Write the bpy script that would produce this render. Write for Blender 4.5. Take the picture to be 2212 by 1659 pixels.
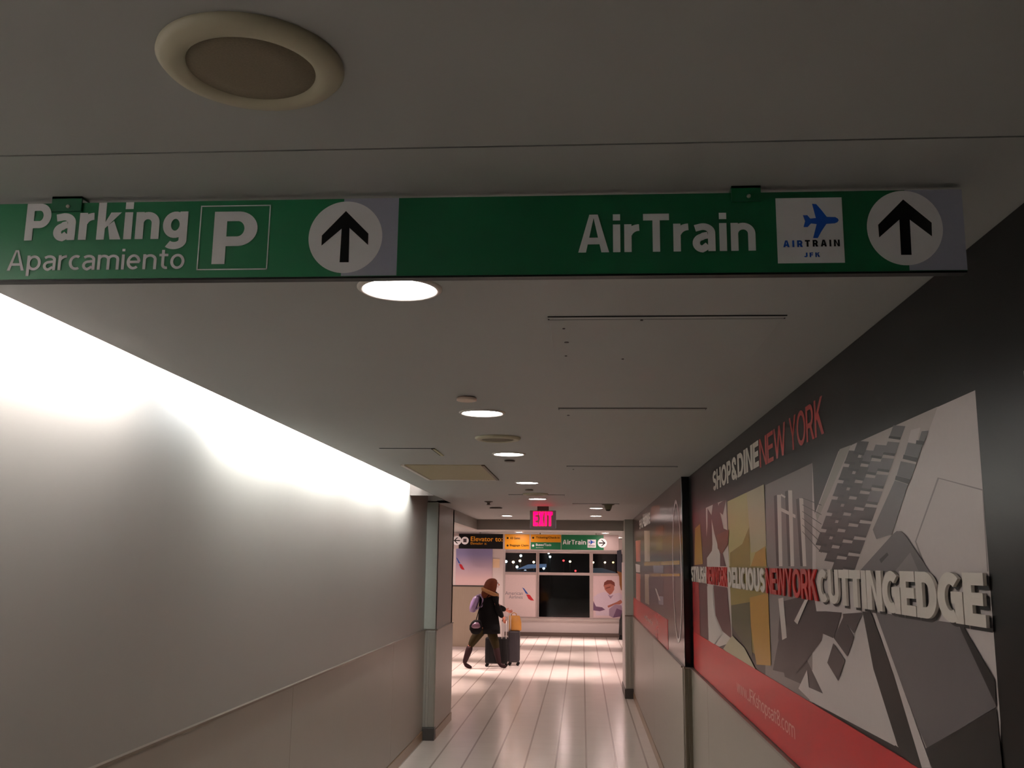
import bpy, bmesh, math, random
from mathutils import Vector, Matrix
random.seed(7)
PI = math.pi
for o in list(bpy.data.objects):
    bpy.data.objects.remove(o)
SC = bpy.context.scene
COL = SC.collection

# ---------------------------------------------------------------- camera, world, exposure
HC = 2.518                      # ceiling height; the eye is at 1.87
cam_d = bpy.data.cameras.new('camera')
cam = bpy.data.objects.new('camera', cam_d)
COL.objects.link(cam)
SC.camera = cam
F_PX = 2084.35
cam_d.sensor_fit = 'HORIZONTAL'
cam_d.sensor_width = 36.0
cam_d.lens = 36.0 * F_PX / 2212.0
cam_d.clip_start = 0.02
cam_d.clip_end = 400
_yaw, _pit, _rol = -0.0735319, 0.1835004, 0.0120726
_f = Vector((math.sin(_yaw)*math.cos(_pit), math.cos(_yaw)*math.cos(_pit), math.sin(_pit)))
_r = Vector((math.cos(_yaw), -math.sin(_yaw), 0))
_u = _r.cross(_f)
_r2 = math.cos(_rol)*_r + math.sin(_rol)*_u
_u2 = -math.sin(_rol)*_r + math.cos(_rol)*_u
M = Matrix((_r2, _u2, -_f)).transposed().to_4x4()
M.translation = Vector((0, 0, 1.87))
cam.matrix_world = M

world = bpy.data.worlds.new('night')
SC.world = world
world.use_nodes = True
bg = world.node_tree.nodes['Background']
bg.inputs[0].default_value = (0.004, 0.003, 0.003, 1)
bg.inputs[1].default_value = 1.0

SC.view_settings.view_transform = 'Standard'
SC.view_settings.look = 'None'
SC.view_settings.exposure = 0.0
SC.view_settings.gamma = 1.0
SC.view_settings.use_curve_mapping = False

COVE_A = 28.0                   # near wall-washer fittings
COVE_B = 35.0
ADDED_GLOW = 5.2                   # added glow strip above each fitting's lens, relative to that lens
LENS = 40.0                     # corridor downlight lens
HALL_LENS = 170.0
HALL_SPOT = 380.0                # watts

# ---------------------------------------------------------------- baked outlines (metres; on the sign plane x,z; on the side walls y,z)
SIGN = {'arrow_a':[(-0.4193,2.484),(-0.3771,2.4412),(-0.3769,2.4202),(-0.4115,2.4522),(-0.4104,2.3887),(-0.4267,2.3888),(-0.4257,2.451),(-0.4607,2.4199),(-0.4609,2.4388)],'arrow_b':[(0.5492,2.4902),(0.5938,2.448),(0.5929,2.4235),(0.558,2.4538),(0.5572,2.3912),(0.5398,2.3914),(0.5407,2.4541),(0.5054,2.4227),(0.5049,2.4454)],'plane':[(0.3959,2.4849),(0.403,2.484),(0.4105,2.4743),(0.4198,2.4608),(0.4341,2.4602),(0.4382,2.4574),(0.4395,2.4544),(0.4372,2.451),(0.4328,2.4491),(0.4185,2.4482),(0.4098,2.4353),(0.4028,2.4229),(0.395,2.423),(0.4021,2.448),(0.3926,2.4493),(0.3869,2.4429),(0.3798,2.443),(0.3828,2.4536),(0.3796,2.4644),(0.3871,2.4643),(0.3919,2.4581),(0.4012,2.4591)],'t_parking':[-1.0125,-0.7081,2.4167,2.5068],'t_aparc':[-1.0389,-0.7087,2.3692,2.4184],'sq':[-0.6858,-0.5568,2.377,2.4982],'P':[-0.6592,-0.5789,2.388,2.4863],'circ_a':[-0.4857,-0.3513,2.369,2.5012],'grey_a':[-0.4226,-0.3239,2.3608,2.5037],'t_air':[-0.006,0.2982,2.3995,2.4709],'logo':[0.3343,0.4464,2.3786,2.4959],'t_AIR':[0.3443,0.3773,2.4062,2.4203],'t_TRAIN':[0.381,0.4393,2.4067,2.4207],'t_JFK':[0.3785,0.4052,2.3881,2.3983],'circ_b':[0.4855,0.6104,2.3728,2.5061],'grey_b':[0.5526,0.6432,2.3659,2.5117],'br':[[-0.9658,-0.9064,2.4927,2.5159],[0.2578,0.3083,2.487,2.5184]]}
MURAL_PRINT = [(1,'lap',[(3.3831,2.2215),(1.9789,2.2241),(1.9797,1.5842),(2.0082,1.4123),(2.9539,1.4346),(3.5386,1.4119)]),(1,'bridge',[(4.4109,1.405),(4.2542,2.2148),(3.3831,2.2215),(3.5398,1.4056),(3.6125,1.405)]),(1,'white',[(6.3285,2.233),(5.8191,2.233),(5.4238,2.2271),(5.371,1.8669),(5.3301,1.473),(5.8722,1.405),(6.3366,1.405),(6.3524,1.4079)]),(1,'wine',[(7.15,1.5848),(6.9948,2.233),(6.2999,2.233),(6.3247,1.4099),(7.15,1.407)]),(2,'dark',[(3.3831,2.2215),(3.0175,2.2324),(3.3829,2.0475)]),(2,'lapdark',[(2.8889,2.2236),(2.188,2.2245),(2.3417,2.1157),(2.4205,2.0609),(2.5609,1.9538),(2.8715,1.858),(3.4041,1.8539),(3.3714,2.0242),(2.9437,2.2104)]),(2,'edge',[(3.0226,2.2268),(2.8951,2.2244),(3.3549,2.0214),(3.3705,2.0464)]),(2,'pad',[(2.2174,2.0693),(1.9773,2.0245),(1.9818,1.8648),(2.3332,1.8621),(2.3934,1.9318)]),(2,'lap',[(3.5988,1.5027),(3.3101,1.5641),(3.1669,1.5194),(3.0041,1.6496),(2.8606,1.7412),(2.7689,1.6165),(2.6393,1.425),(3.5794,1.41)]),(2,'keyd',[(4.0269,1.7295),(3.4491,1.7812),(3.4029,1.6907),(3.5944,1.5457),(3.38,1.4592),(3.9953,1.4444),(4.0994,1.5854)]),(2,'white',[(4.012,2.156),(3.9324,2.1505),(3.956,1.8703),(4.0264,1.8701)]),(2,'keyd',[(4.077,2.156),(4.012,2.156),(4.0264,1.8701),(4.0787,1.87)]),(2,'white',[(3.7953,2.158),(3.7241,2.1527),(3.7414,1.8708),(3.8042,1.8706)]),(2,'keyd',[(3.8535,2.158),(3.7953,2.158),(3.8042,1.8706),(3.8507,1.8705)]),(2,'white',[(3.6094,2.1157),(3.5451,2.1114),(3.5405,1.8713),(3.5966,1.8711)]),(2,'keyd',[(3.6618,2.1151),(3.6094,2.1157),(3.5966,1.8711),(3.6381,1.871)]),(2,'yel',[(5.3641,2.2142),(4.2808,2.2208),(4.2843,1.8695),(5.371,1.8669)]),(2,'yelg',[(5.371,1.8669),(4.2843,1.8695),(4.2633,1.4644),(4.8736,1.4769),(5.3397,1.6219)]),(2,'wine',[(6.2188,2.2259),(6.0414,2.1751),(6.0245,1.999),(6.058,1.9592),(6.3656,1.9068),(6.3462,2.0054),(6.2407,2.1148)]),(3,'lap',[(2.2093,2.0657),(1.9811,2.0224),(1.9874,1.8647),(2.3175,1.8622),(2.3833,1.9316)]),(3,'key',[(2.4983,2.2268),(2.4086,2.2117),(2.4436,2.189),(2.5337,2.2044)]),(3,'key',[(2.552,2.1917),(2.4586,2.1776),(2.495,2.1541),(2.5888,2.1684)]),(3,'key',[(2.6077,2.1553),(2.5105,2.1423),(2.5482,2.1179),(2.646,2.1311)]),(3,'key',[(2.6657,2.1174),(2.5644,2.1057),(2.6035,2.0803),(2.7054,2.0922)]),(3,'key',[(2.7259,2.0781),(2.6203,2.0677),(2.661,2.0412),(2.7673,2.0518)]),(3,'keyd',[(2.7886,2.0371),(2.6784,2.0282),(2.7207,2.0006),(2.8317,2.0097)]),(3,'keyd',[(2.8539,1.9944),(2.7388,1.9871),(2.7828,1.9584),(2.8988,1.9659)]),(3,'keyd',[(2.922,1.9499),(2.8017,1.9443),(2.8475,1.9144),(2.9689,1.9201)]),(3,'keyd',[(2.9931,1.9035),(2.8672,1.8998),(2.9149,1.8686),(3.042,1.8724)]),(3,'key',[(2.656,2.1966),(2.5627,2.1827),(2.602,2.1582),(2.6957,2.1724)]),(3,'key',[(2.7162,2.1587),(2.6189,2.146),(2.6597,2.1204),(2.7575,2.1335)]),(3,'key',[(2.7788,2.1193),(2.6773,2.1078),(2.7197,2.0812),(2.8218,2.093)]),(3,'keyd',[(2.844,2.0783),(2.738,2.0681),(2.7822,2.0404),(2.8889,2.0509)]),(3,'keyd',[(2.912,2.0355),(2.8012,2.0267),(2.8472,1.9979),(2.9588,2.0069)]),(3,'keyd',[(2.983,1.9908),(2.867,1.9837),(2.915,1.9536),(3.0319,1.9609)]),(3,'keyd',[(3.0571,1.9442),(2.9356,1.9388),(2.9857,1.9073),(3.1082,1.9129)]),(3,'keyd',[(3.1346,1.8954),(3.0072,1.8919),(3.0596,1.859),(3.188,1.8627)]),(3,'key',[(2.769,2.1951),(2.6677,2.1807),(2.7101,2.1551),(2.812,2.1698)]),(3,'keyd',[(2.8341,2.1556),(2.7283,2.1424),(2.7725,2.1157),(2.8789,2.1292)]),(3,'keyd',[(2.9021,2.1143),(2.7914,2.1025),(2.8374,2.0747),(2.9488,2.0868)]),(3,'keyd',[(2.9729,2.0713),(2.8571,2.061),(2.9051,2.032),(3.0217,2.0426)]),(3,'keyd',[(3.0469,2.0264),(2.9257,2.0176),(2.9757,1.9873),(3.098,1.9963)]),(3,'keyd',[(3.1243,1.9794),(2.9972,1.9724),(3.0495,1.9408),(3.1777,1.9479)]),(3,'keyd',[(3.2053,1.9303),(3.0719,1.9252),(3.1266,1.8921),(3.2612,1.8972)]),(3,'keyd',[(2.8192,2.2273),(2.714,2.2113),(2.7579,2.1857),(2.8638,2.2019)]),(3,'keyd',[(2.8868,2.1876),(2.7768,2.1729),(2.8225,2.1462),(2.9333,2.1611)]),(3,'keyd',[(2.9573,2.1462),(2.8422,2.1328),(2.8899,2.1049),(3.0058,2.1185)]),(3,'keyd',[(3.0309,2.103),(2.9103,2.0911),(2.9601,2.0619),(3.0816,2.074)]),(3,'keyd',[(3.1079,2.0578),(2.9815,2.0475),(3.0335,2.017),(3.161,2.0275)]),(3,'keyd',[(3.1884,2.0104),(3.0558,2.002),(3.1102,1.9701),(3.2441,1.9787)]),(3,'keyd',[(3.2728,1.9609),(3.1335,1.9544),(3.1904,1.921),(3.3312,1.9276)]),(3,'keyd',[(2.9172,2.2109),(2.8047,2.1951),(2.8514,2.1684),(2.9647,2.1845)]),(3,'keyd',[(2.9892,2.1695),(2.8715,2.1551),(2.9202,2.1272),(3.0388,2.1419)]),(3,'keyd',[(3.0645,2.1263),(2.9411,2.1133),(2.992,2.0841),(3.1164,2.0973)]),(3,'keyd',[(3.1432,2.081),(3.0138,2.0697),(3.067,2.0392),(3.1976,2.0507)]),(3,'keyd',[(3.2257,2.0336),(3.0898,2.0241),(3.1454,1.9921),(3.2826,2.0018)]),(3,'keyd',[(3.3121,1.984),(3.1693,1.9764),(3.2275,1.9429),(3.3719,1.9506)]),(3,'key',[(2.3954,2.1695),(2.298,2.1518),(2.3274,2.1256),(2.4269,2.1437)]),(3,'key',[(2.4566,2.1306),(2.3465,2.1119),(2.3907,2.0802),(2.4952,2.0983)]),(3,'key',[(2.5114,2.0876),(2.4145,2.0691),(2.5609,1.9538),(2.6953,1.945),(2.7229,1.9715)]),(3,'key',[(2.296,2.1839),(2.2533,2.1795),(2.2768,2.159),(2.32,2.1644)]),(3,'lap',[(2.3685,2.1967),(2.3023,2.1933),(2.3334,2.159),(2.3951,2.1709)]),(3,'keyd',[(3.7585,1.7058),(3.2786,1.7283),(3.3625,1.6295),(3.5906,1.5452),(3.8035,1.4721),(4.2307,1.4453),(4.0771,1.585)]),(3,'lap',[(3.7495,1.4304),(3.5971,1.5112),(3.5606,1.4125)]),(3,'white',[(3.9548,2.1031),(3.6765,2.0583),(3.6789,2.0461),(3.9575,2.089)]),(3,'white',[(3.9229,2.1542),(3.8406,2.1376),(3.8522,2.1318),(3.9288,2.1467)]),(3,'white',[(4.058,1.7415),(3.9578,1.7493),(3.9238,1.5982),(4.0113,1.5832)]),(3,'dark',[(3.5556,2.1121),(3.5518,2.1135),(3.2761,2.0715),(3.2796,2.0695)]),(3,'dark',[(3.5602,2.0884),(3.5564,2.0898),(3.2821,2.0406),(3.2855,2.0386)]),(3,'dark',[(3.5648,2.0647),(3.5609,2.0661),(3.288,2.0098),(3.2914,2.0077)]),(3,'dark',[(3.5693,2.041),(3.5655,2.0424),(3.2939,1.9789),(3.2973,1.9768)]),(3,'dark',[(3.5739,2.0173),(3.57,2.0188),(3.2998,1.948),(3.3032,1.9459)]),(3,'dark',[(3.5784,1.9936),(3.5746,1.9951),(3.3057,1.9172),(3.3092,1.915)]),(3,'olive',[(4.6826,2.0555),(4.7035,1.8685),(5.3311,1.867),(5.3173,1.9376),(4.9078,1.9766)]),(3,'pale',[(4.7298,2.2169),(4.2808,2.2208),(4.2748,1.945),(4.661,1.9303)]),(3,'green',[(5.3317,1.6628),(4.7357,1.7027),(4.7243,1.4491),(5.3142,1.5542)]),(3,'wine',[(5.9547,2.233),(5.859,2.233),(5.734,2.231),(5.5388,2.0757),(5.354,2.0571),(5.4498,1.9875),(5.6089,1.9408),(5.4734,1.8667),(5.7131,1.8661),(5.6995,1.9355),(5.9128,2.0561),(6.044,2.1616)]),(3,'wine',[(5.5308,2.2278),(5.4155,2.2266),(5.5459,2.1506),(5.7428,2.1862),(5.6892,2.2218)]),(3,'wine',[(6.0222,1.7528),(5.4542,1.7529),(5.3462,1.489),(5.694,1.5062),(5.9575,1.5789)]),(3,'ochre',[(6.9118,2.1249),(6.6159,2.144),(6.5163,1.8787),(6.9963,1.8709)]),(3,'red',[(7.15,1.7524),(6.7547,1.7595),(6.7616,1.4063),(7.15,1.4068)]),(4,'dark',[(2.5318,2.2041),(2.4418,2.1887),(2.4502,2.1832),(2.5406,2.1991)]),(4,'dark',[(2.5868,2.1682),(2.4931,2.1539),(2.5018,2.1481),(2.596,2.1629)]),(4,'dark',[(2.6439,2.1309),(2.5463,2.1177),(2.5553,2.1117),(2.6534,2.1253)]),(4,'dark',[(2.7032,2.092),(2.6015,2.0801),(2.6109,2.0739),(2.7132,2.0863)]),(4,'dark',[(2.765,2.0517),(2.6589,2.0411),(2.6686,2.0346),(2.7754,2.0457)]),(4,'dark',[(2.8293,2.0096),(2.7185,2.0005),(2.7286,1.9938),(2.8401,2.0033)]),(4,'dark',[(2.8964,1.9658),(2.7805,1.9583),(2.7911,1.9513),(2.9076,1.9592)]),(4,'dark',[(2.9663,1.9201),(2.8451,1.9144),(2.8561,1.9071),(2.978,1.9132)]),(4,'dark',[(3.0393,1.8724),(2.9124,1.8686),(2.9239,1.861),(3.0515,1.8652)]),(4,'dark',[(2.6935,2.1721),(2.6,2.158),(2.6094,2.152),(2.7034,2.1666)]),(4,'dark',[(2.7552,2.1333),(2.6576,2.1203),(2.6674,2.114),(2.7655,2.1276)]),(4,'dark',[(2.8194,2.0929),(2.7175,2.081),(2.7277,2.0746),(2.8302,2.0869)]),(4,'dark',[(2.8864,2.0507),(2.7799,2.0403),(2.7905,2.0335),(2.8976,2.0444)]),(4,'dark',[(2.9562,2.0067),(2.8448,1.9978),(2.8559,1.9907),(2.968,2.0002)]),(4,'dark',[(3.0291,1.9608),(2.9125,1.9535),(2.924,1.9462),(3.0414,1.9539)]),(4,'dark',[(3.1053,1.9129),(2.9831,1.9073),(2.9951,1.8996),(3.1182,1.9056)]),(4,'dark',[(3.1851,1.8627),(3.0568,1.8591),(3.0694,1.8511),(3.1985,1.8551)]),(4,'dark',[(2.8096,2.1696),(2.7079,2.1549),(2.7181,2.1487),(2.8204,2.1638)]),(4,'dark',[(2.8765,2.129),(2.7702,2.1155),(2.7807,2.109),(2.8877,2.123)]),(4,'dark',[(2.9462,2.0866),(2.835,2.0746),(2.846,2.0678),(2.9579,2.0803)]),(4,'dark',[(3.019,2.0424),(2.9026,2.0318),(2.9141,2.0248),(3.0313,2.0358)]),(4,'dark',[(3.0951,1.9962),(2.9731,1.9873),(2.9851,1.9799),(3.1079,1.9893)]),(4,'dark',[(3.1747,1.9478),(3.0467,1.9407),(3.0593,1.933),(3.1882,1.9406)]),(4,'dark',[(3.2581,1.8972),(3.1237,1.8921),(3.1368,1.884),(3.2722,1.8896)]),(4,'dark',[(2.8613,2.2016),(2.7557,2.1854),(2.7662,2.1792),(2.8725,2.1959)]),(4,'dark',[(2.9307,2.1609),(2.8202,2.1459),(2.8311,2.1394),(2.9424,2.1548)]),(4,'dark',[(3.0031,2.1183),(2.8874,2.1047),(2.8988,2.0979),(3.0153,2.112)]),(4,'dark',[(3.0788,2.0738),(2.9575,2.0618),(2.9695,2.0547),(3.0916,2.0672)]),(4,'dark',[(3.158,2.0273),(3.0308,2.0169),(3.0432,2.0095),(3.1714,2.0204)]),(4,'dark',[(3.2409,1.9786),(3.1073,1.97),(3.1204,1.9622),(3.2549,1.9713)]),(4,'dark',[(3.3279,1.9275),(3.1874,1.9209),(3.2011,1.9128),(3.3426,1.9198)]),(4,'dark',[(2.962,2.1842),(2.849,2.1682),(2.8602,2.1616),(2.974,2.1782)]),(4,'dark',[(3.0361,2.1416),(2.9176,2.127),(2.9293,2.1201),(3.0486,2.1353)]),(4,'dark',[(3.1135,2.0971),(2.9893,2.0839),(3.0015,2.0768),(3.1266,2.0905)]),(4,'dark',[(3.1945,2.0505),(3.0642,2.039),(3.0769,2.0316),(3.2082,2.0436)]),(4,'dark',[(3.2794,2.0017),(3.1425,1.992),(3.1558,1.9842),(3.2938,1.9944)]),(4,'dark',[(3.3685,1.9505),(3.2244,1.9428),(3.2384,1.9346),(3.3836,1.9428)]),(4,'dark',[(2.4286,2.1439),(2.3314,2.126),(2.3416,2.1163),(2.4376,2.1345)]),(4,'dark',[(2.497,2.0984),(2.3907,2.0802),(2.4083,2.0695),(2.5065,2.0887)]),(4,'dark',[(2.3319,2.1673),(2.2807,2.1589),(2.2902,2.1509),(2.3377,2.1586)]),(4,'phone',[(2.8715,1.858),(2.5513,1.9535),(2.5167,1.9608),(2.4801,1.9587),(2.4508,1.9476),(2.302,1.8623)]),(4,'phone',[(2.7767,1.7518),(2.1556,1.7558),(2.0044,1.6426),(1.988,1.6109),(2.3943,1.4628),(2.6547,1.6583)]),(4,'dark',[(2.4026,1.4613),(1.9885,1.6086),(1.9815,1.5015),(2.0032,1.4442),(2.3561,1.4172)]),(4,'keyd',[(3.2786,1.7283),(3.0831,1.7338),(3.201,1.6492),(3.3412,1.6546)]),(4,'keyd',[(3.0697,1.7308),(2.86,1.7446),(2.9591,1.6807),(3.0725,1.7162)]),(4,'keyd',[(3.0718,1.7199),(2.9611,1.6702),(3.0454,1.6074),(3.1934,1.6497)]),(4,'keyd',[(3.2039,1.634),(3.0752,1.594),(3.1662,1.5232),(3.2939,1.5656)]),(4,'white',[(3.5803,1.7541),(3.5285,1.7559),(3.7153,1.6611),(3.7704,1.67)]),(4,'ochre',[(4.5432,1.929),(4.2934,1.9548),(4.2843,1.8695),(4.673,1.8686)]),(4,'ochre',[(4.7317,1.7234),(4.2682,1.7575),(4.2642,1.4598),(4.6113,1.4301),(4.727,1.5905)]),(4,'pale',[(5.3233,1.5078),(4.9385,1.4768),(4.6372,1.405),(5.5011,1.405),(5.669,1.4104)]),(4,'redb',[(5.8175,2.0467),(5.3328,2.0624),(5.3679,1.9858),(5.6102,1.9346),(5.7855,1.9685)]),(4,'white',[(6.3146,1.7397),(6.0502,1.7389),(6.007,1.5763),(5.6965,1.4937),(6.0466,1.405),(6.2337,1.405),(6.3084,1.4927)]),(5,'dark',[(2.6738,1.8908),(2.6039,1.9089),(2.5923,1.9021),(2.66,1.8814)]),(5,'phonel',[(2.5499,1.8604),(2.4237,1.9068),(2.3735,1.8618)]),(5,'dark',[(2.1551,1.7583),(2.1349,1.7595),(1.9841,1.6609),(1.9876,1.6132)]),(5,'lap',[(2.7653,1.7524),(2.7372,1.7537),(2.37,1.4252),(2.4534,1.4088),(2.6055,1.6024)]),(5,'dark',[(2.8593,1.748),(2.7774,1.7485),(2.6055,1.6024),(2.4363,1.4122),(2.473,1.405),(2.5153,1.405),(2.6094,1.4303),(2.7834,1.5991)])]
MURAL_FAR = [(1,'brownd',[(13.8025,2.4821),(10.318,2.4249),(7.5,2.2908),(7.5,1.312),(13.6413,1.1716)]),(2,'orange',[(10.4778,2.482),(9.324,2.437),(9.3502,2.3084),(10.51,2.3255)]),(2,'white',[(11.9724,2.4712),(10.5758,2.4324),(10.6009,2.311),(11.6695,2.3346)]),(2,'pink',[(13.5691,2.1901),(12.4328,2.1783),(12.4894,1.908),(13.4852,1.9104)]),(2,'pink',[(13.5177,1.7566),(12.5221,1.7514),(12.5938,1.4095),(13.2275,1.1784),(13.6315,1.2179)]),(2,'cream',[(11.6834,2.2677),(10.6702,2.2338),(10.7382,1.9039),(11.6521,1.9061)]),(2,'cream',[(11.6824,1.76),(10.8932,1.7681),(10.9622,1.4337),(11.6459,1.4319)]),(2,'greenb',[(10.6272,2.1834),(7.5,2.1018),(7.5,1.9814),(10.5745,2.0121)]),(2,'dark',[(10.7527,2.0082),(7.5,1.977),(7.5,1.896),(10.686,1.8977)]),(2,'blued',[(10.9924,1.7359),(9.0017,1.7619),(9.1824,1.496),(10.9622,1.4337)]),(2,'wine',[(9.0017,1.7619),(7.9028,1.7763),(7.9685,1.4491),(9.067,1.44)]),(3,'orange',[(9.8731,2.2413),(8.9075,2.2262),(8.9261,2.1344),(9.8136,2.16)]),(3,'yelg',[(9.7414,2.1467),(9.0541,2.1277),(9.0793,2.0036),(9.7687,2.0131)]),(3,'ochre',[(11.76,1.8996),(7.5,1.9038),(7.5,1.8743),(11.7683,1.8594)]),(3,'lilac',[(10.2676,1.8619),(8.981,1.864),(8.9944,1.7977),(10.2019,1.7867)]),(3,'redb',[(8.9189,1.8641),(7.8849,1.8658),(7.8965,1.8076),(8.9323,1.7982)]),(3,'white',[(13.6348,1.8796),(12.5716,1.8653),(12.5911,1.7722),(13.5144,1.772)]),(3,'ochre',[(10.7119,1.7724),(7.5,1.8067),(7.5,1.7874),(10.7174,1.7456)]),(3,'lilac',[(9.7121,1.5719),(9.0369,1.5883),(9.0525,1.5116),(9.5854,1.4952)]),(3,'white',[(10.0736,1.6398),(9.8461,1.6341),(9.3704,1.5406),(9.5495,1.5341)])]
NIGHT = [(-5.0,2.47,'w'),(-6.21,1.99,'w'),(-5.61,1.95,'o'),(-5.07,2.06,'o'),(-3.94,1.97,'o'),(-2.72,2.73,'w'),(-2.61,2.41,'w'),(-0.98,2.05,'o'),(-3.12,1.48,'w'),(-0.54,1.31,'r'),(0.89,2.0,'o'),(1.85,2.01,'o'),(2.51,2.02,'y'),(0.91,1.42,'w'),(-4.63,1.28,'d'),(-10.43,1.92,'o'),(-10.45,1.29,'r'),(-5.3,1.57,'w'),(-1.51,2.12,'r')]

# ---------------------------------------------------------------- materials
def lin(c):
    return tuple(((v/255)/12.92 if v/255 <= 0.04045 else ((v/255+0.055)/1.055)**2.4) for v in c)

MATS = {}
def mat(name, rgb, rough=0.5, metal=0.0, spec=0.5, var=0.04, scale=30.0, emit=None, bump=0.0, coat=0.0):
    if name in MATS:
        return MATS[name]
    m = bpy.data.materials.new(name)
    m.use_nodes = True
    nt = m.node_tree
    b = nt.nodes['Principled BSDF']
    c = lin(rgb)
    tc = nt.nodes.new('ShaderNodeTexCoord')
    nz = nt.nodes.new('ShaderNodeTexNoise')
    nz.inputs['Scale'].default_value = scale
    nz.inputs['Detail'].default_value = 3
    nt.links.new(tc.outputs['Object'], nz.inputs['Vector'])
    mx = nt.nodes.new('ShaderNodeMix')
    mx.data_type = 'RGBA'
    mx.inputs['A'].default_value = (*[v*(1-var) for v in c], 1)
    mx.inputs['B'].default_value = (*[min(1, v*(1+var)) for v in c], 1)
    nt.links.new(nz.outputs['Fac'], mx.inputs['Factor'])
    nt.links.new(mx.outputs['Result'], b.inputs['Base Color'])
    b.inputs['Roughness'].default_value = rough
    b.inputs['Metallic'].default_value = metal
    b.inputs['Specular IOR Level'].default_value = spec
    if coat:
        b.inputs['Coat Weight'].default_value = coat
        b.inputs['Coat Roughness'].default_value = 0.08
    if bump:
        bp = nt.nodes.new('ShaderNodeBump')
        bp.inputs['Strength'].default_value = bump
        bp.inputs['Distance'].default_value = 0.002
        nt.links.new(nz.outputs['Fac'], bp.inputs['Height'])
        nt.links.new(bp.outputs['Normal'], b.inputs['Normal'])
    if emit:
        ec, es = emit
        b.inputs['Emission Color'].default_value = (*ec, 1)
        b.inputs['Emission Strength'].default_value = es
    MATS[name] = m
    return m

def glass(name, tint=(0.5, 0.5, 0.52)):
    m = bpy.data.materials.new(name)
    m.use_nodes = True
    nt = m.node_tree
    for n in list(nt.nodes):
        nt.nodes.remove(n)
    out = nt.nodes.new('ShaderNodeOutputMaterial')
    mixs = nt.nodes.new('ShaderNodeMixShader')
    tr = nt.nodes.new('ShaderNodeBsdfTransparent')
    tr.inputs[0].default_value = (*tint, 1)
    gl = nt.nodes.new('ShaderNodeBsdfGlossy')
    gl.inputs['Roughness'].default_value = 0.03
    fr = nt.nodes.new('ShaderNodeFresnel')
    fr.inputs[0].default_value = 1.45
    nt.links.new(fr.outputs[0], mixs.inputs[0])
    nt.links.new(tr.outputs[0], mixs.inputs[1])
    nt.links.new(gl.outputs[0], mixs.inputs[2])
    nt.links.new(mixs.outputs[0], out.inputs[0])
    return m

def floor_material():
    m = bpy.data.materials.new('floor_tile')
    m.use_nodes = True
    nt = m.node_tree
    b = nt.nodes['Principled BSDF']
    tc = nt.nodes.new('ShaderNodeTexCoord')
    sp = nt.nodes.new('ShaderNodeSeparateXYZ')
    nt.links.new(tc.outputs['Object'], sp.inputs[0])
    def line(axis, off, step, wid):
        a = nt.nodes.new('ShaderNodeMath'); a.operation = 'SUBTRACT'; a.inputs[1].default_value = off
        nt.links.new(sp.outputs[axis], a.inputs[0])
        d = nt.nodes.new('ShaderNodeMath'); d.operation = 'DIVIDE'; d.inputs[1].default_value = step
        nt.links.new(a.outputs[0], d.inputs[0])
        f = nt.nodes.new('ShaderNodeMath'); f.operation = 'FRACT'
        nt.links.new(d.outputs[0], f.inputs[0])
        l = nt.nodes.new('ShaderNodeMath'); l.operation = 'LESS_THAN'; l.inputs[1].default_value = wid/step
        nt.links.new(f.outputs[0], l.inputs[0])
        return l
    lx = line('X', -1.706, 0.289, 0.018)
    ly = line('Y', 0.0, 0.289, 0.006)
    s2 = nt.nodes.new('ShaderNodeMath'); s2.operation = 'MULTIPLY'; s2.inputs[1].default_value = 0.35
    nt.links.new(ly.outputs[0], s2.inputs[0])
    mxx = nt.nodes.new('ShaderNodeMath'); mxx.operation = 'MAXIMUM'
    nt.links.new(lx.outputs[0], mxx.inputs[0]); nt.links.new(s2.outputs[0], mxx.inputs[1])
    nz = nt.nodes.new('ShaderNodeTexNoise'); nz.inputs['Scale'].default_value = 3.0
    nt.links.new(tc.outputs['Object'], nz.inputs['Vector'])
    base = nt.nodes.new('ShaderNodeMix'); base.data_type = 'RGBA'
    base.inputs['A'].default_value = (*lin((232, 222, 212)), 1)
    base.inputs['B'].default_value = (*lin((244, 234, 224)), 1)
    nt.links.new(nz.outputs['Fac'], base.inputs['Factor'])
    jt = nt.nodes.new('ShaderNodeMix'); jt.data_type = 'RGBA'
    nt.links.new(mxx.outputs[0], jt.inputs['Factor'])
    nt.links.new(base.outputs['Result'], jt.inputs['A'])
    jt.inputs['B'].default_value = (*lin((186, 173, 163)), 1)
    nt.links.new(jt.outputs['Result'], b.inputs['Base Color'])
    b.inputs['Roughness'].default_value = 0.19
    b.inputs['Specular IOR Level'].default_value = 0.5
    return m

def brushed(name, rgb, rough=0.35, metal=0.8):
    m = mat(name, rgb, rough, metal, var=0.10, scale=8)
    nt = m.node_tree
    tc = [n for n in nt.nodes if n.type == 'TEX_COORD'][0]
    nz = [n for n in nt.nodes if n.type == 'TEX_NOISE'][0]
    mp = nt.nodes.new('ShaderNodeMapping')
    mp.inputs['Scale'].default_value = (30, 30, 0.6)
    nt.links.new(tc.outputs['Object'], mp.inputs[0])
    nt.links.new(mp.outputs[0], nz.inputs['Vector'])
    return m

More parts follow.
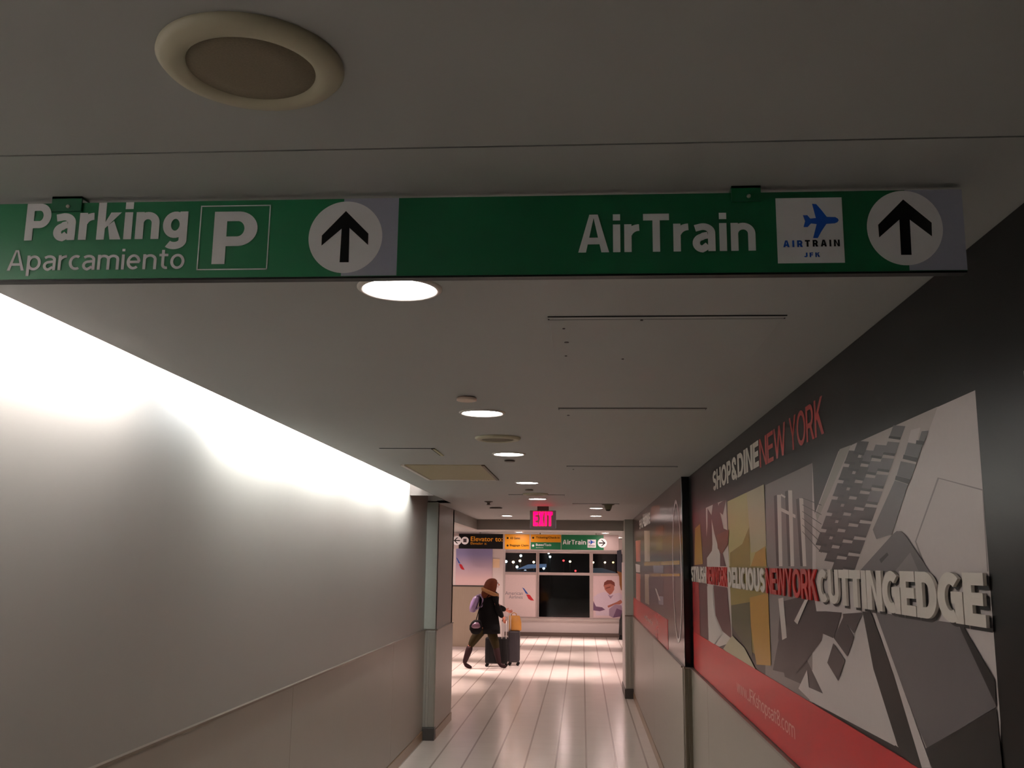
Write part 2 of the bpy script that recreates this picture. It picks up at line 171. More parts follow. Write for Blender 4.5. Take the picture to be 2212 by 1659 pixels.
WALLP = mat('wall_panel_paint', (150, 146, 139), 0.38, var=0.02, scale=3)
CLAD = mat('lower_wall_panel', (158, 150, 139), 0.36, var=0.03, scale=4)
CEIL = mat('ceiling_paint', (163, 165, 163), 0.6, var=0.02, scale=4)
HCEIL = CEIL
HWALL = mat('hall_wall_paint', (222, 212, 210), 0.5, var=0.02)
DARKGAP = mat('dark_gap', (22, 21, 20), 0.9)
COVEW = mat('cove_white', (225, 225, 222), 0.6)
STEEL = brushed('brushed_steel', (172, 168, 158), 0.34, 0.45)
STEELB = brushed('bronze_steel', (104, 94, 80), 0.4, 0.6)
POSTG = mat('post_grey_paint', (170, 174, 164), 0.45)
POSTD = mat('post_base_dark', (70, 64, 60), 0.4)
RAILM = mat('rail_metal', (130, 118, 106), 0.3, 0.5)
BASEB = mat('baseboard_tan', (150, 122, 92), 0.3)
BLACKG = mat('black_gloss', (14, 13, 14), 0.16)
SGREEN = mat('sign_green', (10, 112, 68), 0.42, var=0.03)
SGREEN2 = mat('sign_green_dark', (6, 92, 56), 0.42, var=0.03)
SWHITE = mat('sign_white', (238, 238, 240), 0.45)
SLILAC = mat('sign_lilac_grey', (164, 167, 184), 0.45)
SBLACK = mat('sign_black', (9, 9, 10), 0.4, spec=.25)
SBLUE = mat('sign_blue', (12, 82, 190), 0.4)
SYEL = mat('sign_yellow', (222, 150, 8), 0.45)
CREAM = mat('speaker_cream', (176, 170, 146), 0.5)
GRILLE = mat('speaker_grille', (120, 110, 90), 0.7, var=0.25, scale=400)
TRIMW = mat('downlight_trim', (206, 198, 190), 0.4)
PR = {
 'lap': (198, 188, 186), 'dark': (16, 15, 16), 'lapdark': (178, 168, 164), 'edge': (150, 144, 136), 'pad': (138, 128, 126),
 'key': (100, 96, 98), 'keyd': (54, 46, 48), 'phone': (96, 91, 93), 'phonel': (120, 114, 114), 'bridge': (122, 114, 112), 'white': (206, 196, 190),
 'yel': (182, 172, 112), 'yelg': (140, 122, 56), 'olive': (140, 118, 44), 'pale': (178, 168, 136), 'ochre': (176, 130, 44), 'green': (74, 74, 46),
 'wine': (78, 40, 44), 'redb': (110, 48, 34), 'red': (152, 16, 26), 'orange': (170, 84, 50), 'pink': (196, 110, 96), 'cream': (170, 152, 132),
 'greenb': (72, 64, 46), 'lilac': (150, 146, 160), 'blued': (52, 48, 66), 'brownd': (74, 58, 54), 'band': (30, 27, 27), 'redband': (190, 34, 38)}
def pmat(k):
    return mat('print_' + k, PR[k], 0.34, spec=0.22, var=0.03, scale=60)

# ---------------------------------------------------------------- mesh helpers
class MB:
    def __init__(s):
        s.v, s.f, s.mi, s.mats, s.sm = [], [], [], [], []
    def m(s, material):
        if material not in s.mats:
            s.mats.append(material)
        return s.mats.index(material)
    def add(s, vs, fs, material, smooth=False):
        k = len(s.v); i = s.m(material)
        s.v += [tuple(p) for p in vs]
        for f in fs:
            s.f.append([k+j for j in f]); s.mi.append(i); s.sm.append(smooth)
        return s
    def box(s, x0, x1, y0, y1, z0, z1, material):
        vs = [(x, y, z) for x in (x0, x1) for y in (y0, y1) for z in (z0, z1)]
        return s.add(vs, [(0, 1, 3, 2), (4, 6, 7, 5), (0, 4, 5, 1), (2, 3, 7, 6), (0, 2, 6, 4), (1, 5, 7, 3)], material)
    def poly(s, pts, material):
        return s.add(pts, [list(range(len(pts)))], material)
    def prism(s, pts, dv, material, flip=False):
        n = len(pts)
        a = [Vector(p) for p in pts]; b = [p + Vector(dv) for p in a]
        fs = [list(range(n)), list(range(2*n-1, n-1, -1))] + [(i, i+n, (i+1) % n + n, (i+1) % n) for i in range(n)]
        return s.add(a+b, fs, material)
    def lathe(s, prof, c, material, n=40, axis='Z', smooth=True, cap=True):
        vs, fs = [], []
        for r, h in prof:
            for k in range(n):
                a = 2*PI*k/n
                p = (r*math.cos(a), r*math.sin(a), h)
                if axis == 'X': p = (h, p[0], p[1])
                if axis == 'Y': p = (p[0], h, p[1])
                vs.append((c[0]+p[0], c[1]+p[1], c[2]+p[2]))
        for i in range(len(prof)-1):
            for k in range(n):
                fs.append((i*n+k, i*n+(k+1) % n, (i+1)*n+(k+1) % n, (i+1)*n+k))
        s.add(vs, fs, material, smooth)
        if cap:
            k0 = len(s.v)-len(vs)
            for row in (0, len(prof)-1):
                s.f.append([k0+row*n+k for k in range(n)]); s.mi.append(s.m(material)); s.sm.append(False)
        return s
    def tube(s, pts, rad, material, n=10):
        pts = [Vector(p) for p in pts]
        rads = rad if isinstance(rad, (list, tuple)) else [rad]*len(pts)
        vs, fs = [], []
        for i, p in enumerate(pts):
            t = (pts[min(i+1, len(pts)-1)] - pts[max(i-1, 0)]).normalized()
            up = Vector((0, 0, 1)) if abs(t.z) < 0.9 else Vector((0, 1, 0))
            a = t.cross(up).normalized(); b = t.cross(a)
            for k in range(n):
                an = 2*PI*k/n
                vs.append(p + rads[i]*(math.cos(an)*a + math.sin(an)*b))
        for i in range(len(pts)-1):
            for k in range(n):
                fs.append((i*n+k, i*n+(k+1) % n, (i+1)*n+(k+1) % n, (i+1)*n+k))
        fs.append(list(range(n))); fs.append([(len(pts)-1)*n+k for k in range(n)])
        return s.add(vs, fs, material, True)
    def loft(s, rings, material, n=24):
        # ring: (cx, cy, cz, rx, ry)
        vs, fs = [], []
        for cx, cy, cz, rx, ry in rings:
            for k in range(n):
                a = 2*PI*k/n
                vs.append((cx+rx*math.cos(a), cy+ry*math.sin(a), cz))
        for i in range(len(rings)-1):
            for k in range(n):
                fs.append((i*n+k, i*n+(k+1) % n, (i+1)*n+(k+1) % n, (i+1)*n+k))
        fs.append(list(range(n))); fs.append([(len(rings)-1)*n+k for k in range(n)])
        return s.add(vs, fs, material, True)
    def build(s, name, parent=None, bevel=0.0, sub=0, origin=None):
        me = bpy.data.meshes.new(name)
        vs = s.v
        if parent is not None and origin is None:
            origin = parent.matrix_world.translation if parent.get('_o') is None else parent['_o']
        if origin is not None:
            vs = [(v[0]-origin[0], v[1]-origin[1], v[2]-origin[2]) for v in vs]
        me.from_pydata(vs, [], s.f)
        for m_ in s.mats:
            me.materials.append(m_)
        for p, i, sm in zip(me.polygons, s.mi, s.sm):
            p.material_index = i; p.use_smooth = sm
        me.update()
        b = bmesh.new(); b.from_mesh(me); bmesh.ops.recalc_face_normals(b, faces=b.faces); b.to_mesh(me); b.free()
        o = bpy.data.objects.new(name, me)
        COL.objects.link(o)
        if parent is not None:
            o.parent = parent
            o['_o'] = list(origin)
        elif origin is not None:
            o.location = origin
            o['_o'] = list(origin)
        if bevel:
            md = o.modifiers.new('bevel', 'BEVEL'); md.width = bevel; md.segments = 2; md.limit_method = 'ANGLE'
        if sub:
            md = o.modifiers.new('smooth', 'SUBSURF'); md.levels = sub; md.render_levels = sub
        return o

def empty(name, loc):
    o = bpy.data.objects.new(name, None)
    COL.objects.link(o)
    o.location = loc
    o.empty_display_size = 0.05
    o['_o'] = list(loc)
    return o

def tag(o, label, cat, group=None):
    o['label'] = label; o['category'] = cat
    if group: o['group'] = group
    return o

def thing(name, loc, label, cat, group=None):
    return tag(empty(name, loc), label, cat, group)

def struct(o):
    o['kind'] = 'structure'
    return o

def circle_pts(cx, cz, r, y, n=48):
    return [(cx+r*math.cos(2*PI*k/n), y, cz+r*math.sin(2*PI*k/n)) for k in range(n)]

def text_mesh(txt, bold=0.0, spacing=1.0):
    cu = bpy.data.curves.new('txt', 'FONT')
    cu.body = txt
    cu.size = 1.0
    cu.offset = bold
    cu.space_character = spacing
    cu.resolution_u = 4
    cu.fill_mode = 'FRONT'
    o = bpy.data.objects.new('txt', cu)
    COL.objects.link(o)
    dg = bpy.context.evaluated_depsgraph_get()
    dg.update()
    me = bpy.data.meshes.new_from_object(o.evaluated_get(dg))
    vs = [(v.co.x, v.co.y) for v in me.vertices]
    fs = [list(p.vertices) for p in me.polygons]
    bpy.data.objects.remove(o); bpy.data.curves.remove(cu); bpy.data.meshes.remove(me)
    return vs, fs

def put_text(mb, txt, a0, a1, z0, z1, fn, material, bold=0.0, spacing=1.0):
    """lettering stretched to the box a0..a1 by z0..z1; fn(a, z) gives the 3-D point"""
    vs, fs = text_mesh(txt, bold, spacing)
    xs = [v[0] for v in vs]; ys = [v[1] for v in vs]
    x0, x1, y0, y1 = min(xs), max(xs), min(ys), max(ys)
    out = [fn(a0+(v[0]-x0)/(x1-x0)*(a1-a0), z0+(v[1]-y0)/(y1-y0)*(z1-z0)) for v in vs]
    mb.add(out, fs, material)


# ---- a plain humanist stroke alphabet for the big lettering (cap height 1, x height .73)
def arc(cx, cy, rx, ry, a0, a1, n=18):
    return [(cx+rx*math.cos(math.radians(a0+(a1-a0)*i/n)), cy+ry*math.sin(math.radians(a0+(a1-a0)*i/n))) for i in range(n+1)]

def glyph(ch, t):
    """returns (advance, [('s', centre line) or ('p', polygon) ...])"""
    h = t/2; X = 0.73; S = []
    st = lambda *p: S.append(('s', list(p)))
    pl = lambda p: S.append(('s', list(p)))
    po = lambda *p: S.append(('p', list(p)))
    q = t*1.06
    if ch == ' ': return 0.28, S
    if ch == '.':
        po((0, 0), (t, 0), (t, t), (0, t)); return t, S
    if ch in 'I':
        st((h, 0), (h, 1)); return t, S
    if ch == 'L':
        st((h, 1), (h, h), (.54, h)); return .54, S
    if ch == 'E':
        W = .57; st((W, 1-h), (h, 1-h), (h, h), (W, h)); st((t, .51), (W*.93, .51)); return W, S
    if ch == 'F':
        W = .54; st((h, 0), (h, 1-h), (W, 1-h)); st((t, .5), (W*.93, .5)); return W, S
    if ch == 'T':
        W = .62; st((0, 1-h), (W, 1-h)); st((W/2, 1-t), (W/2, 0)); return W, S
    if ch == 'H':
        W = .70; st((h, 0), (h, 1)); st((W-h, 0), (W-h, 1)); st((t, .51), (W-t, .51)); return W, S
    if ch == 'N':
        W = .72; st((h, 0), (h, 1)); st((W-h, 0), (W-h, 1)); po((t*.9, 1), (W-t, 0), (W-t*.9, 0), (W-t, t*1.2), (t, 1)); po((t, 1), (t, 1-t*1.5), (W-t, 0), (W-t, t*1.5)); return W, S
    if ch == 'A':
        W = .74; m = W/2
        po((0, 0), (q, 0), (m+q*.1, 1), (m-q*.55, 1)); po((W, 0), (W-q, 0), (m-q*.1, 1), (m+q*.55, 1)); st((m*.5, .30), (W-m*.5, .30)); return W, S
    if ch == 'Y':
        W = .68; m = W/2
        po((0, 1), (q, 1), (m+h*.6, .40), (m-h, .40)); po((W, 1), (W-q, 1), (m-h*.6, .40), (m+h, .40)); st((m, .42), (m, 0)); return W, S
    if ch == 'X':
        W = .68; po((0, 1), (q*1.1, 1), (W, 0), (W-q*1.1, 0)); po((W, 1), (W-q*1.1, 1), (0, 0), (q*1.1, 0)); return W, S
    if ch == 'W':
        W = 1.0; a = .26
        po((0, 1), (q*.9, 1), (a+q*.35, 0), (a-q*.45, 0)); po((a-q*.35, 0), (a+q*.45, 0), (.5+q*.4, 1), (.5-q*.4, 1))
        po((W-a+q*.35, 0), (W-a-q*.45, 0), (.5-q*.4, 1), (.5+q*.4, 1)); po((W, 1), (W-q*.9, 1), (W-a-q*.35, 0), (W-a+q*.45, 0)); return W, S
    if ch == 'K':
        W = .68; st((h, 0), (h, 1)); po((t, .42), (t, .62), (W-q*1.2, 1), (W, 1)); po((t*1.3, .50), (t*2.1, .68), (W+.02, 0), (W-q*1.15, 0)); return W, S
    if ch == 'O':
        W = .80; pl(arc(W/2, .5, W/2-h, .5-h, 0, 360, 40)); return W, S
    if ch == 'C':
        W = .70; pl(arc(.40, .5, .40-h, .5-h, 52, 308, 30)); return W, S
    if ch == 'G':
        W = .76; pl(arc(.40, .5, .40-h, .5-h, 50, 300, 30)); st((.42, .50), (W-h, .50), (W-h, .06), (W-h, 0)); return W, S
    if ch == 'D':
        W = .72; pl([(h, h), (.30, h)] + arc(.32, .5, W-.32-h, .5-h, -88, 88, 24) + [(.30, 1-h), (h, 1-h)]); st((h, 0), (h, 1)); return W, S
    if ch in 'PR':
        W = .62; st((h, 0), (h, 1)); y0 = .43; ry = (1-h-y0)/2
        pl([(t, 1-h), (.32, 1-h)] + arc(.34, y0+ry, W-.34-h, ry, 86, -86, 18) + [(.32, y0), (t, y0)])
        if ch == 'R': po((.26, .44), (.26+q*1.1, .44), (W+.04, 0), (W+.04-q*1.15, 0)); return W+.04, S
        return W, S
    if ch == 'U':
        W = .70; pl([(h, 1), (h, .36)] + arc(W/2, .36, W/2-h, .36-h, 180, 360, 20) + [(W-h, .36), (W-h, 1)]); return W, S
    if ch == 'J':
        W = .50; pl([(W-h, 1), (W-h, .30)] + arc(W/2-.02, .28, W/2-h+.02, .28-h, 0, -165, 16)); return W, S
    if ch == 'S':
        W = .60; rx = W/2-h; ry = (1-t)/4
        pl(arc(W/2, 1-h-ry, rx, ry, 25, 262, 20) + arc(W/2, h+ry, rx, ry, 82, -155, 20)); return W, S
    if ch == '&':
        W = .74; pl(arc(.34, 1-h-.17, .17, .17, -30, 215, 20) + [(.60, .06), (.66, 0)]); pl(arc(.30, .28, .30-h, .28-h, 100, 380, 24)); return W, S
    if ch == '8':
        W = .58; pl(arc(W/2, .75, W/2-h-.03, .25-h, 0, 360, 24)); pl(arc(W/2, .27, W/2-h, .27-h, 0, 360, 24)); return W, S
    if ch == 'i':
        st((h, 0), (h, X)); po((0, 1.0-t*.95), (t, 1.0-t*.95), (t, 1.0), (0, 1.0)); return t, S
    if ch == 'l':
        st((h, 0), (h, 1)); return t, S
    if ch == 'r':
        W = .36; st((h, 0), (h, X)); pl(arc(.36, X-h-.26, .36-h, .26, 160, 90, 10)); return W, S
    if ch in 'nhu':
        W = .58; st((h, 0), (h, X if ch == 'n' else 1)); r = W/2-h; pl(arc(W/2, X-h-.20, r, .20, 165, 0, 18) + [(W-h, 0)]); return W, S
    if ch == 'm':
        W = .92; st((h, 0), (h, X)); c = (W-t)/4
        pl(arc(h+c, X-h-.18, c, .18, 165, 0, 16) + [(h+2*c, 0)]); pl(arc(h+3*c, X-h-.18, c, .18, 165, 0, 16) + [(W-h, 0)]); return W, S
    if ch == 'a':
        W = .54; pl([(.06, X-.13)] + arc(W/2-.02, X-h-.17, W/2-h+.02, .17, 112, 0, 16) + [(W-h, 0)])
        pl([(W-t, .42), (.26, .40)] + arc(.24, .235-.02, .24-h, .235-.02-h+.03, 100, 265, 14) + [(.28, h), (W-t, .16)]); return W, S
    if ch == 'g':
        W = .60; pl(arc(.30, X/2+.01, .30-h, X/2-h-.01, 0, 360, 30)); pl([(W-h, X), (W-h, -.04)] + arc(W/2, -.04, W/2-h, .24-h, 0, -140, 16)); return W, S
    if ch == 'p':
        W = .60; st((h, -.27), (h, X)); pl(arc(.30, X/2, .30-h, X/2-h, 0, 360, 30)); return W, S
    if ch == 'o':
        W = .60; pl(arc(.30, X/2, .30-h, X/2-h, 0, 360, 30)); return W, S
    if ch == 'c':
        W = .48; pl(arc(.30, X/2, .30-h, X/2-h, 58, 302, 24)); return W, S
    if ch == 'e':
        W = .58; pl(arc(.29, X/2, .29-h, X/2-h, 0, 312, 28)); st((t*.8, X/2), (W-h*.6, X/2)); return W, S
    if ch == 's':
        W = .44; rx = W/2-h; ry = (X-t)/4
        pl(arc(W/2, X-h-ry, rx, ry, 25, 262, 16) + arc(W/2, h+ry, rx, ry, 82, -155, 16)); return W, S
    if ch == 'k':
        W = .58; st((h, 0), (h, 1)); po((t, .30), (t, .47), (W-q*1.25, X), (W, X)); po((t*1.35, .38), (t*2.1, .50), (W+.02, 0), (W-q*1.2, 0)); return W, S
    if ch == 't':
        W = .38; pl([(.10+h, .93), (.10+h, .22)] + arc(.10+h+.16, .22, .16, .22-h, 180, 285, 10)); st((0, X-h*.8), (W, X-h*.8)); return W, S
    if ch == 'w':
        W = .84; a = .22
        po((0, X), (q*.8, X), (a+q*.35, 0), (a-q*.4, 0)); po((a-q*.35, 0), (a+q*.4, 0), (.42+q*.35, X), (.42-q*.35, X))
        po((W-a+q*.35, 0), (W-a-q*.4, 0), (.42-q*.35, X), (.42+q*.35, X)); po((W, X), (W-q*.8, X), (W-a-q*.35, 0), (W-a+q*.4, 0)); return W, S
    return 0.5, S

def put_stroke(mb, txt, a0, a1, z0, z1, fn, material, t=0.19, gap=0.10, nv=(0, -1, 0), step=0.00004):
    x = 0.0
    items = []
    for ch in txt:
        adv, S = glyph(ch, t)
        for kind, pts in S:
            if kind == 'p':
                items.append(([(px+x, py) for px, py in pts], [list(range(len(pts)))]))
                continue
            pts = [(px+x, py) for px, py in pts]
            n = len(pts)
            closed = n > 8 and math.dist(pts[0], pts[-1]) < 1e-6
            L, R = [], []
            for i in range(n):
                if closed:
                    p, c_, nx = pts[(i-1) % (n-1)], pts[i], pts[(i+1) % (n-1)] if i < n-1 else pts[1]
                else:
                    p, c_, nx = pts[max(i-1, 0)], pts[i], pts[min(i+1, n-1)]
                d0 = Vector((c_[0]-p[0], c_[1]-p[1])); d1_ = Vector((nx[0]-c_[0], nx[1]-c_[1]))
                if d0.length < 1e-9: d0 = d1_
                if d1_.length < 1e-9: d1_ = d0
                d0.normalize(); d1_.normalize()
                tn = (d0+d1_).normalized() if (d0+d1_).length > 1e-6 else d0
                k = 1.0/max(0.5, tn.dot(d1_))
                nn = Vector((-tn.y, tn.x))*(t/2*k)
                L.append((c_[0]+nn.x, c_[1]+nn.y)); R.append((c_[0]-nn.x, c_[1]-nn.y))
            items.append((L+R, [(i, i+1, n+i+1, n+i) for i in range(n-1)]))
        x += adv + gap
    xs = [p[0] for vs, f in items for p in vs]; ys = [p[1] for vs, f in items for p in vs]
    x0, x1, y0, y1 = min(xs), max(xs), min(ys), max(ys)
    for i, (vs, fs) in enumerate(items):
        o_ = (i % 6)*step
        out = []
        for px, py in vs:
            P_ = fn(a0+(px-x0)/(x1-x0)*(a1-a0), z0+(py-y0)/(y1-y0)*(z1-z0))
            out.append((P_[0]+nv[0]*o_, P_[1]+nv[1]*o_, P_[2]+nv[2]*o_))
        mb.add(out, fs, material)

# ---------------------------------------------------------------- the setting
XL, XL2, XS = -1.72, -1.595, -1.45       # left wall, left wall beyond the post, edge of the light slot
XR, XR2 = 0.795, 0.74                     # right wall, right wall beyond the black post
Y0, YP, YE, YH, YF = -2.6, 10.75, 12.1, 14.76, 26.0
ZR = 1.15                                 # top of the lower wall panels

fl = MB().poly([(-7, Y0, 0), (5, Y0, 0), (5, YF+0.2, 0), (-7, YF+0.2, 0)], floor_material()).build('floor')
struct(fl)

c = MB()
c.box(XS, XR+0.1, Y0, 1.425, HC, HC+0.03, CEIL)
c.box(XS, XR+0.1, 1.4300, YP, HC, HC+0.03, CEIL)
c.box(XL2-0.02, XR+0.1, YP, YE, HC, HC+0.03, CEIL)
c.box(-7, 5, YE, YF+0.2, HC, HC+0.03, CEIL)
struct(c.build('ceiling'))
# light slot above the left wall: a white lined trough over the ceiling, closed at its far end
cv = MB()
cv.box(XL-0.05, XS+0.05, Y0, YP, 2.86, 2.88, COVEW)
cv.box(XS+0.03, XS+0.05, Y0, YP, HC+0.03, 2.86, COVEW)
cv.box(XL-0.1, XL2, YP, YP+0.05, HC, HC+0.02, COVEW)
cv.box(XL, XS+0.03, 9.60, 9.62, HC+0.006, 2.86, mat('slot_end_plate_shaded', (62, 54, 50), .7))  # end plate; shade is put into its dark colour so it looks unlit
cv.box(XL-0.05, XS+0.05, YP, YP+0.02, HC+0.006, 2.88, COVEW)
cv.box(XS+0.05, XR+0.1, Y0, YP, 2.86, 2.88, DARKGAP)
struct(cv.build('trim_1'))

# left wall
w = MB()
w.box(XL-0.08, XL, Y0, YP, ZR, 2.88, WALLP)
w.box(XL-0.08, XL2, YP, YE, ZR, HC+0.02, WALLP)
wl = struct(w.build('wall_left'))
lp = MB()
ys = [Y0, -0.35, 2.745, 5.841, 8.96, YP]
for a, b in zip(ys[:-1], ys[1:]):
    lp.box(XL-0.08, XL+0.012, a+0.003, b-0.003, 0.10, ZR-0.014, CLAD)
lp.box(XL-0.07, XL+0.004, Y0, YP, 0.09, ZR-0.012, DARKGAP)
lp.box(XL-0.08, XL2+0.012, YP+0.003, YE, 0.10, ZR-0.014, CLAD)
o = lp.build('lower_panels', wl)
rl = MB()
rl.box(XL-0.02, XL+0.022, Y0, YP, ZR-0.012, ZR, RAILM)
rl.box(XL2-0.02, XL2+0.022, YP, YE, ZR-0.012, ZR, RAILM)
rl.build('rail', wl)
bb = MB()
bb.box(XL-0.05, XL+0.02, Y0, YP, 0, 0.095, BASEB)
bb.box(XL2-0.05, XL2+0.02, YP+0.01, YE, 0, 0.095, BASEB)
struct(bb.build('baseboard_left'))

# right wall
w = MB()
w.box(XR+0.004, XR+0.1, Y0, 7.28, ZR, HC+0.02, mat('right_wall_black', (16, 15, 15), 0.3))
w.box(XR2+0.004, XR2+0.15, 7.28, 14.35, ZR, HC+0.02, WALLP)
w.box(XR2, XR2+0.1, 14.35, 15.3, 0, HC+0.02, HWALL)
wr = struct(w.build('wall_right'))
lp = MB()
ys = [Y0, 0.05, 3.2, 6.364, 7.28]
for a, b in zip(ys[:-1], ys[1:]):
    lp.box(XR-0.014, XR+0.1, a+0.003, b-0.003, 0.10, ZR-0.012, CLAD)
ys = [7.34, 10.32, 13.3, 14.35]
for a, b in zip(ys[:-1], ys[1:]):
    lp.box(XR2-0.014, XR2+0.1, a+0.003, b-0.003, 0.10, ZR-0.012, CLAD)
lp.box(XR-0.004, XR+0.09, Y0, 7.28, 0.09, ZR-0.012, DARKGAP)
lp.box(XR2-0.004, XR2+0.09, 7.34, 14.35, 0.09, ZR-0.012, DARKGAP)
lp.build('lower_panels', wr)
rl = MB()
rl.box(XR-0.024, XR+0.02, Y0, 7.28, ZR-0.012, ZR, RAILM)
rl.box(XR2-0.024, XR2+0.02, 7.34, 14.35, ZR-0.012, ZR, RAILM)
rl.build('rail', wr)
bb = MB()
bb.box(XR-0.02, XR+0.05, Y0, 7.28, 0, 0.095, BASEB)
bb.box(XR2-0.02, XR2+0.05, 7.34, 14.35, 0, 0.095, BASEB)
struct(bb.build('baseboard_right'))

# posts that end the wall panels
def post(n, x0, x1, y0, y1, up, low, base, xo):
    m = MB()
    m.box(x0, x1, y0, y1, ZR, HC+0.01, up)
    p = struct(m.build('trim_%d' % n, bevel=0.004))
    lo = MB()
    lo.box(x0+0.004*xo, x1+0.004*xo, y0-0.004, y1, 0.13, ZR-0.012, low)
    xm0, xm1 = (x0+x1)/2-0.016, (x0+x1)/2+0.016
    lo.box(xm0, xm1, y0-0.010, y1, 0.13, ZR-0.012, low)
    lo.build('metal_corner', p, bevel=0.006)
    MB().box(x0-0.008, x1+0.008, y0-0.006, y1, ZR-0.012, ZR, RAILM).build('cap', p)
    if base:
        MB().box(x0-0.02, x1+0.02, y0-0.03, y1, 0, 0.13, POSTD).build('base_block', p, bevel=0.004)
    return p
post(2, XL-0.02, XL2, YP-0.02, YP+0.06, POSTG, STEEL, True, 1)
post(3, XR2-0.004, XR+0.012, 7.26, 7.34, BLACKG, STEELB, False, -1)
post(4, 0.622, XR2+0.01, 14.35, 15.3, POSTG, STEEL, True, -1)
MB().box(0.612, 0.622, 14.42, 15.3, 0, 1.9, HWALL).build('side_lining', bpy.data.objects['trim_4'])

# header round the corridor mouth
h = MB()
h.box(XL2-0.12, XL2, YE, YH+0.12, 2.366, HC+0.01, WALLP)
h.box(XL2, XR2+0.1, YH, YH+0.12, 2.366, HC+0.01, WALLP)
struct(h.build('trim_5'))
MB_ = MB().box(-7, XL2-0.0, YE-0.1, YE, 0, HC+0.02, HWALL)
struct(MB_.build('wall_near_left'))
struct(MB().box(XR2+0.1, 5, 15.2, 15.3, 0, HC+0.02, HWALL).build('wall_near_right'))
struct(MB().box(-7.1, -7, YE-0.1, YF+0.2, 0, HC+0.02, HWALL).build('wall_hall_left'))
struct(MB().box(5, 5.1, 15.2, YF+0.2, 0, HC+0.02, HWALL).build('wall_hall_right'))
struct(MB().box(XL-0.1, XR+0.1, Y0-0.1, Y0, 0, HC+0.4, WALLP).build('wall_back'))

# window wall at the far end of the hall
ZS, ZT = 0.47, 2.16
w = MB()
w.box(-7, 5, YF, YF+0.2, 0, 0.40, HWALL)
w.box(-7, 5, YF, YF+0.2, ZT, HC+0.02, HWALL)
w.box(-2.90, -2.09, YF, YF+0.2, 0.4, ZT, HWALL)
w.box(1.70, 5, YF, YF+0.2, 0.4, ZT, HWALL)
w.box(-7, -5.6, YF, YF+0.2, 0.4, ZT, HWALL)
wf = struct(w.build('wall_far'))
MB().box(-7, 5, YF-0.05, YF+0.02, 0.40, ZS-0.01, mat('sill_metal', (206, 196, 190), 0.2, 0.3)).build('sill', wf)
MB().box(-7, 5, YF-0.015, YF, 0, 0.10, mat('hall_base', (120, 104, 96), 0.4)).build('baseboard', wf)
FRM = mat('window_frame', (188, 172, 168), 0.35, 0.2)
GLS = glass('window_glass', (0.75, 0.77, 0.8))
GLD = mat('dark_glass', (6, 6, 7), 0.06, spec=0.6)
def window(n, x0, x1, low):
    f = MB(); t = 0.045
    f.box(x0-t, x0+0.0, YF-0.02, YF+0.08, ZS-0.01, ZT+0.02, FRM)
    f.box(x1, x1+t, YF-0.02, YF+0.08, ZS-0.01, ZT+0.02, FRM)
    f.box(x0, x1, YF-0.02, YF+0.08, ZT-0.02, ZT+0.02, FRM)
    f.box(x0, x1, YF-0.02, YF+0.08, 1.57, 1.64, FRM)
    f.box(x0, x1, YF-0.02, YF+0.08, ZS-0.01, ZS+0.02, FRM)
    w_ = struct(f.build('window_%d' % n))
    MB().box(x0, x1, YF+0.03, YF+0.036, 1.64, ZT-0.02, GLS).build('upper_pane', w_)
    MB().box(x0, x1, YF+0.03, YF+0.036, ZS+0.02, 1.57, low).build('lower_pane', w_)
window(1, -2.09, -1.215, GLS)
window(2, -1.135, 0.195, GLD)
window(3, 0.285, 1.62, GLS)
window(4, -4.2, -2.945, GLD)
window(5, -5.55, -4.29, GLD)

# piece of wall in the hall that carries the airline panel
pr = MB()
pr.box(-2.86, -1.745, 21.7, 22.3, 0, HC+0.01, HWALL)
pw = struct(pr.build('wall_hall_pier'))
MB().box(-2.87, -1.955, 21.685, 21.72, 0.06, 1.345, brushed('pier_steel', (166, 153, 137), 0.4, 0.35)).build('lower_panels', pw)
MB().box(-2.875, -1.95, 21.675, 21.72, 1.345, 1.375, POSTD).build('rail', pw)

# outside: tarmac and the night lights
gnd = MB().poly([(-80, YF+0.3, -4), (80, YF+0.3, -4), (80, 200, -4), (-80, 200, -4)], mat('tarmac', (38, 38, 42), 0.8)).build('ground')
struct(gnd)
hg = MB()
hg.box(-9, -2.4, 60, 70, -4, 1.35, mat('hangar_wall', (26, 28, 32), 0.6))
hgo = hg.build('terminal_building')
tag(hgo, 'low dark building outside the left window, with a band of pale blue light', 'building')
LB = mat('lit_canopy', (60, 70, 90), 0.5, emit=((0.42, 0.62, 1.0), 0.32))
MB().prism([(-4.0, 59.9, 1.50), (-2.35, 59.9, 1.62), (-2.35, 59.9, 1.84), (-3.3, 59.9, 1.80)], (0, 5, 0), LB).build('lit_canopy', hgo)
hb = MB().prism([(0.6, 60, 1.2), (2.2, 60, 1.2), (2.0, 60, 1.42), (1.3, 60, 1.62), (0.7, 60, 1.6)], (0, 6, 0), mat('far_roof', (96, 108, 120), 0.5, emit=((0.5, 0.6, 0.7), 0.10)))
hb.box(0.6, 2.2, 60, 66, -4, 1.2, mat('hangar_wall', (26, 28, 32), 0.6))
tag(hb.build('hangar'), 'dim rounded grey roof outside, seen through the right-hand window', 'building')
NC = {'w': ('night_lamp_white', (0.8, 1.0, 1.0), 14), 'o': ('night_lamp_amber', (1.0, 0.72, 0.42), 14), 'y': ('night_lamp_yellow', (1.0, 0.6, 0.15), 9),
      'r': ('night_lamp_red', (1.0, 0.06, 0.06), 4), 'd': ('night_lamp_dim', (0.7, 0.8, 0.9), 1.2)}
NW = {'w': 'cold white', 'o': 'amber', 'y': 'yellow', 'r': 'red', 'd': 'faint'}
LN = sorted(NIGHT)
def pane_of(x):
    return 'beyond the hall wall' if x < -9 else 'left' if x < -3.6 else 'middle' if x < 0.75 else 'right'
cnt_ = {}
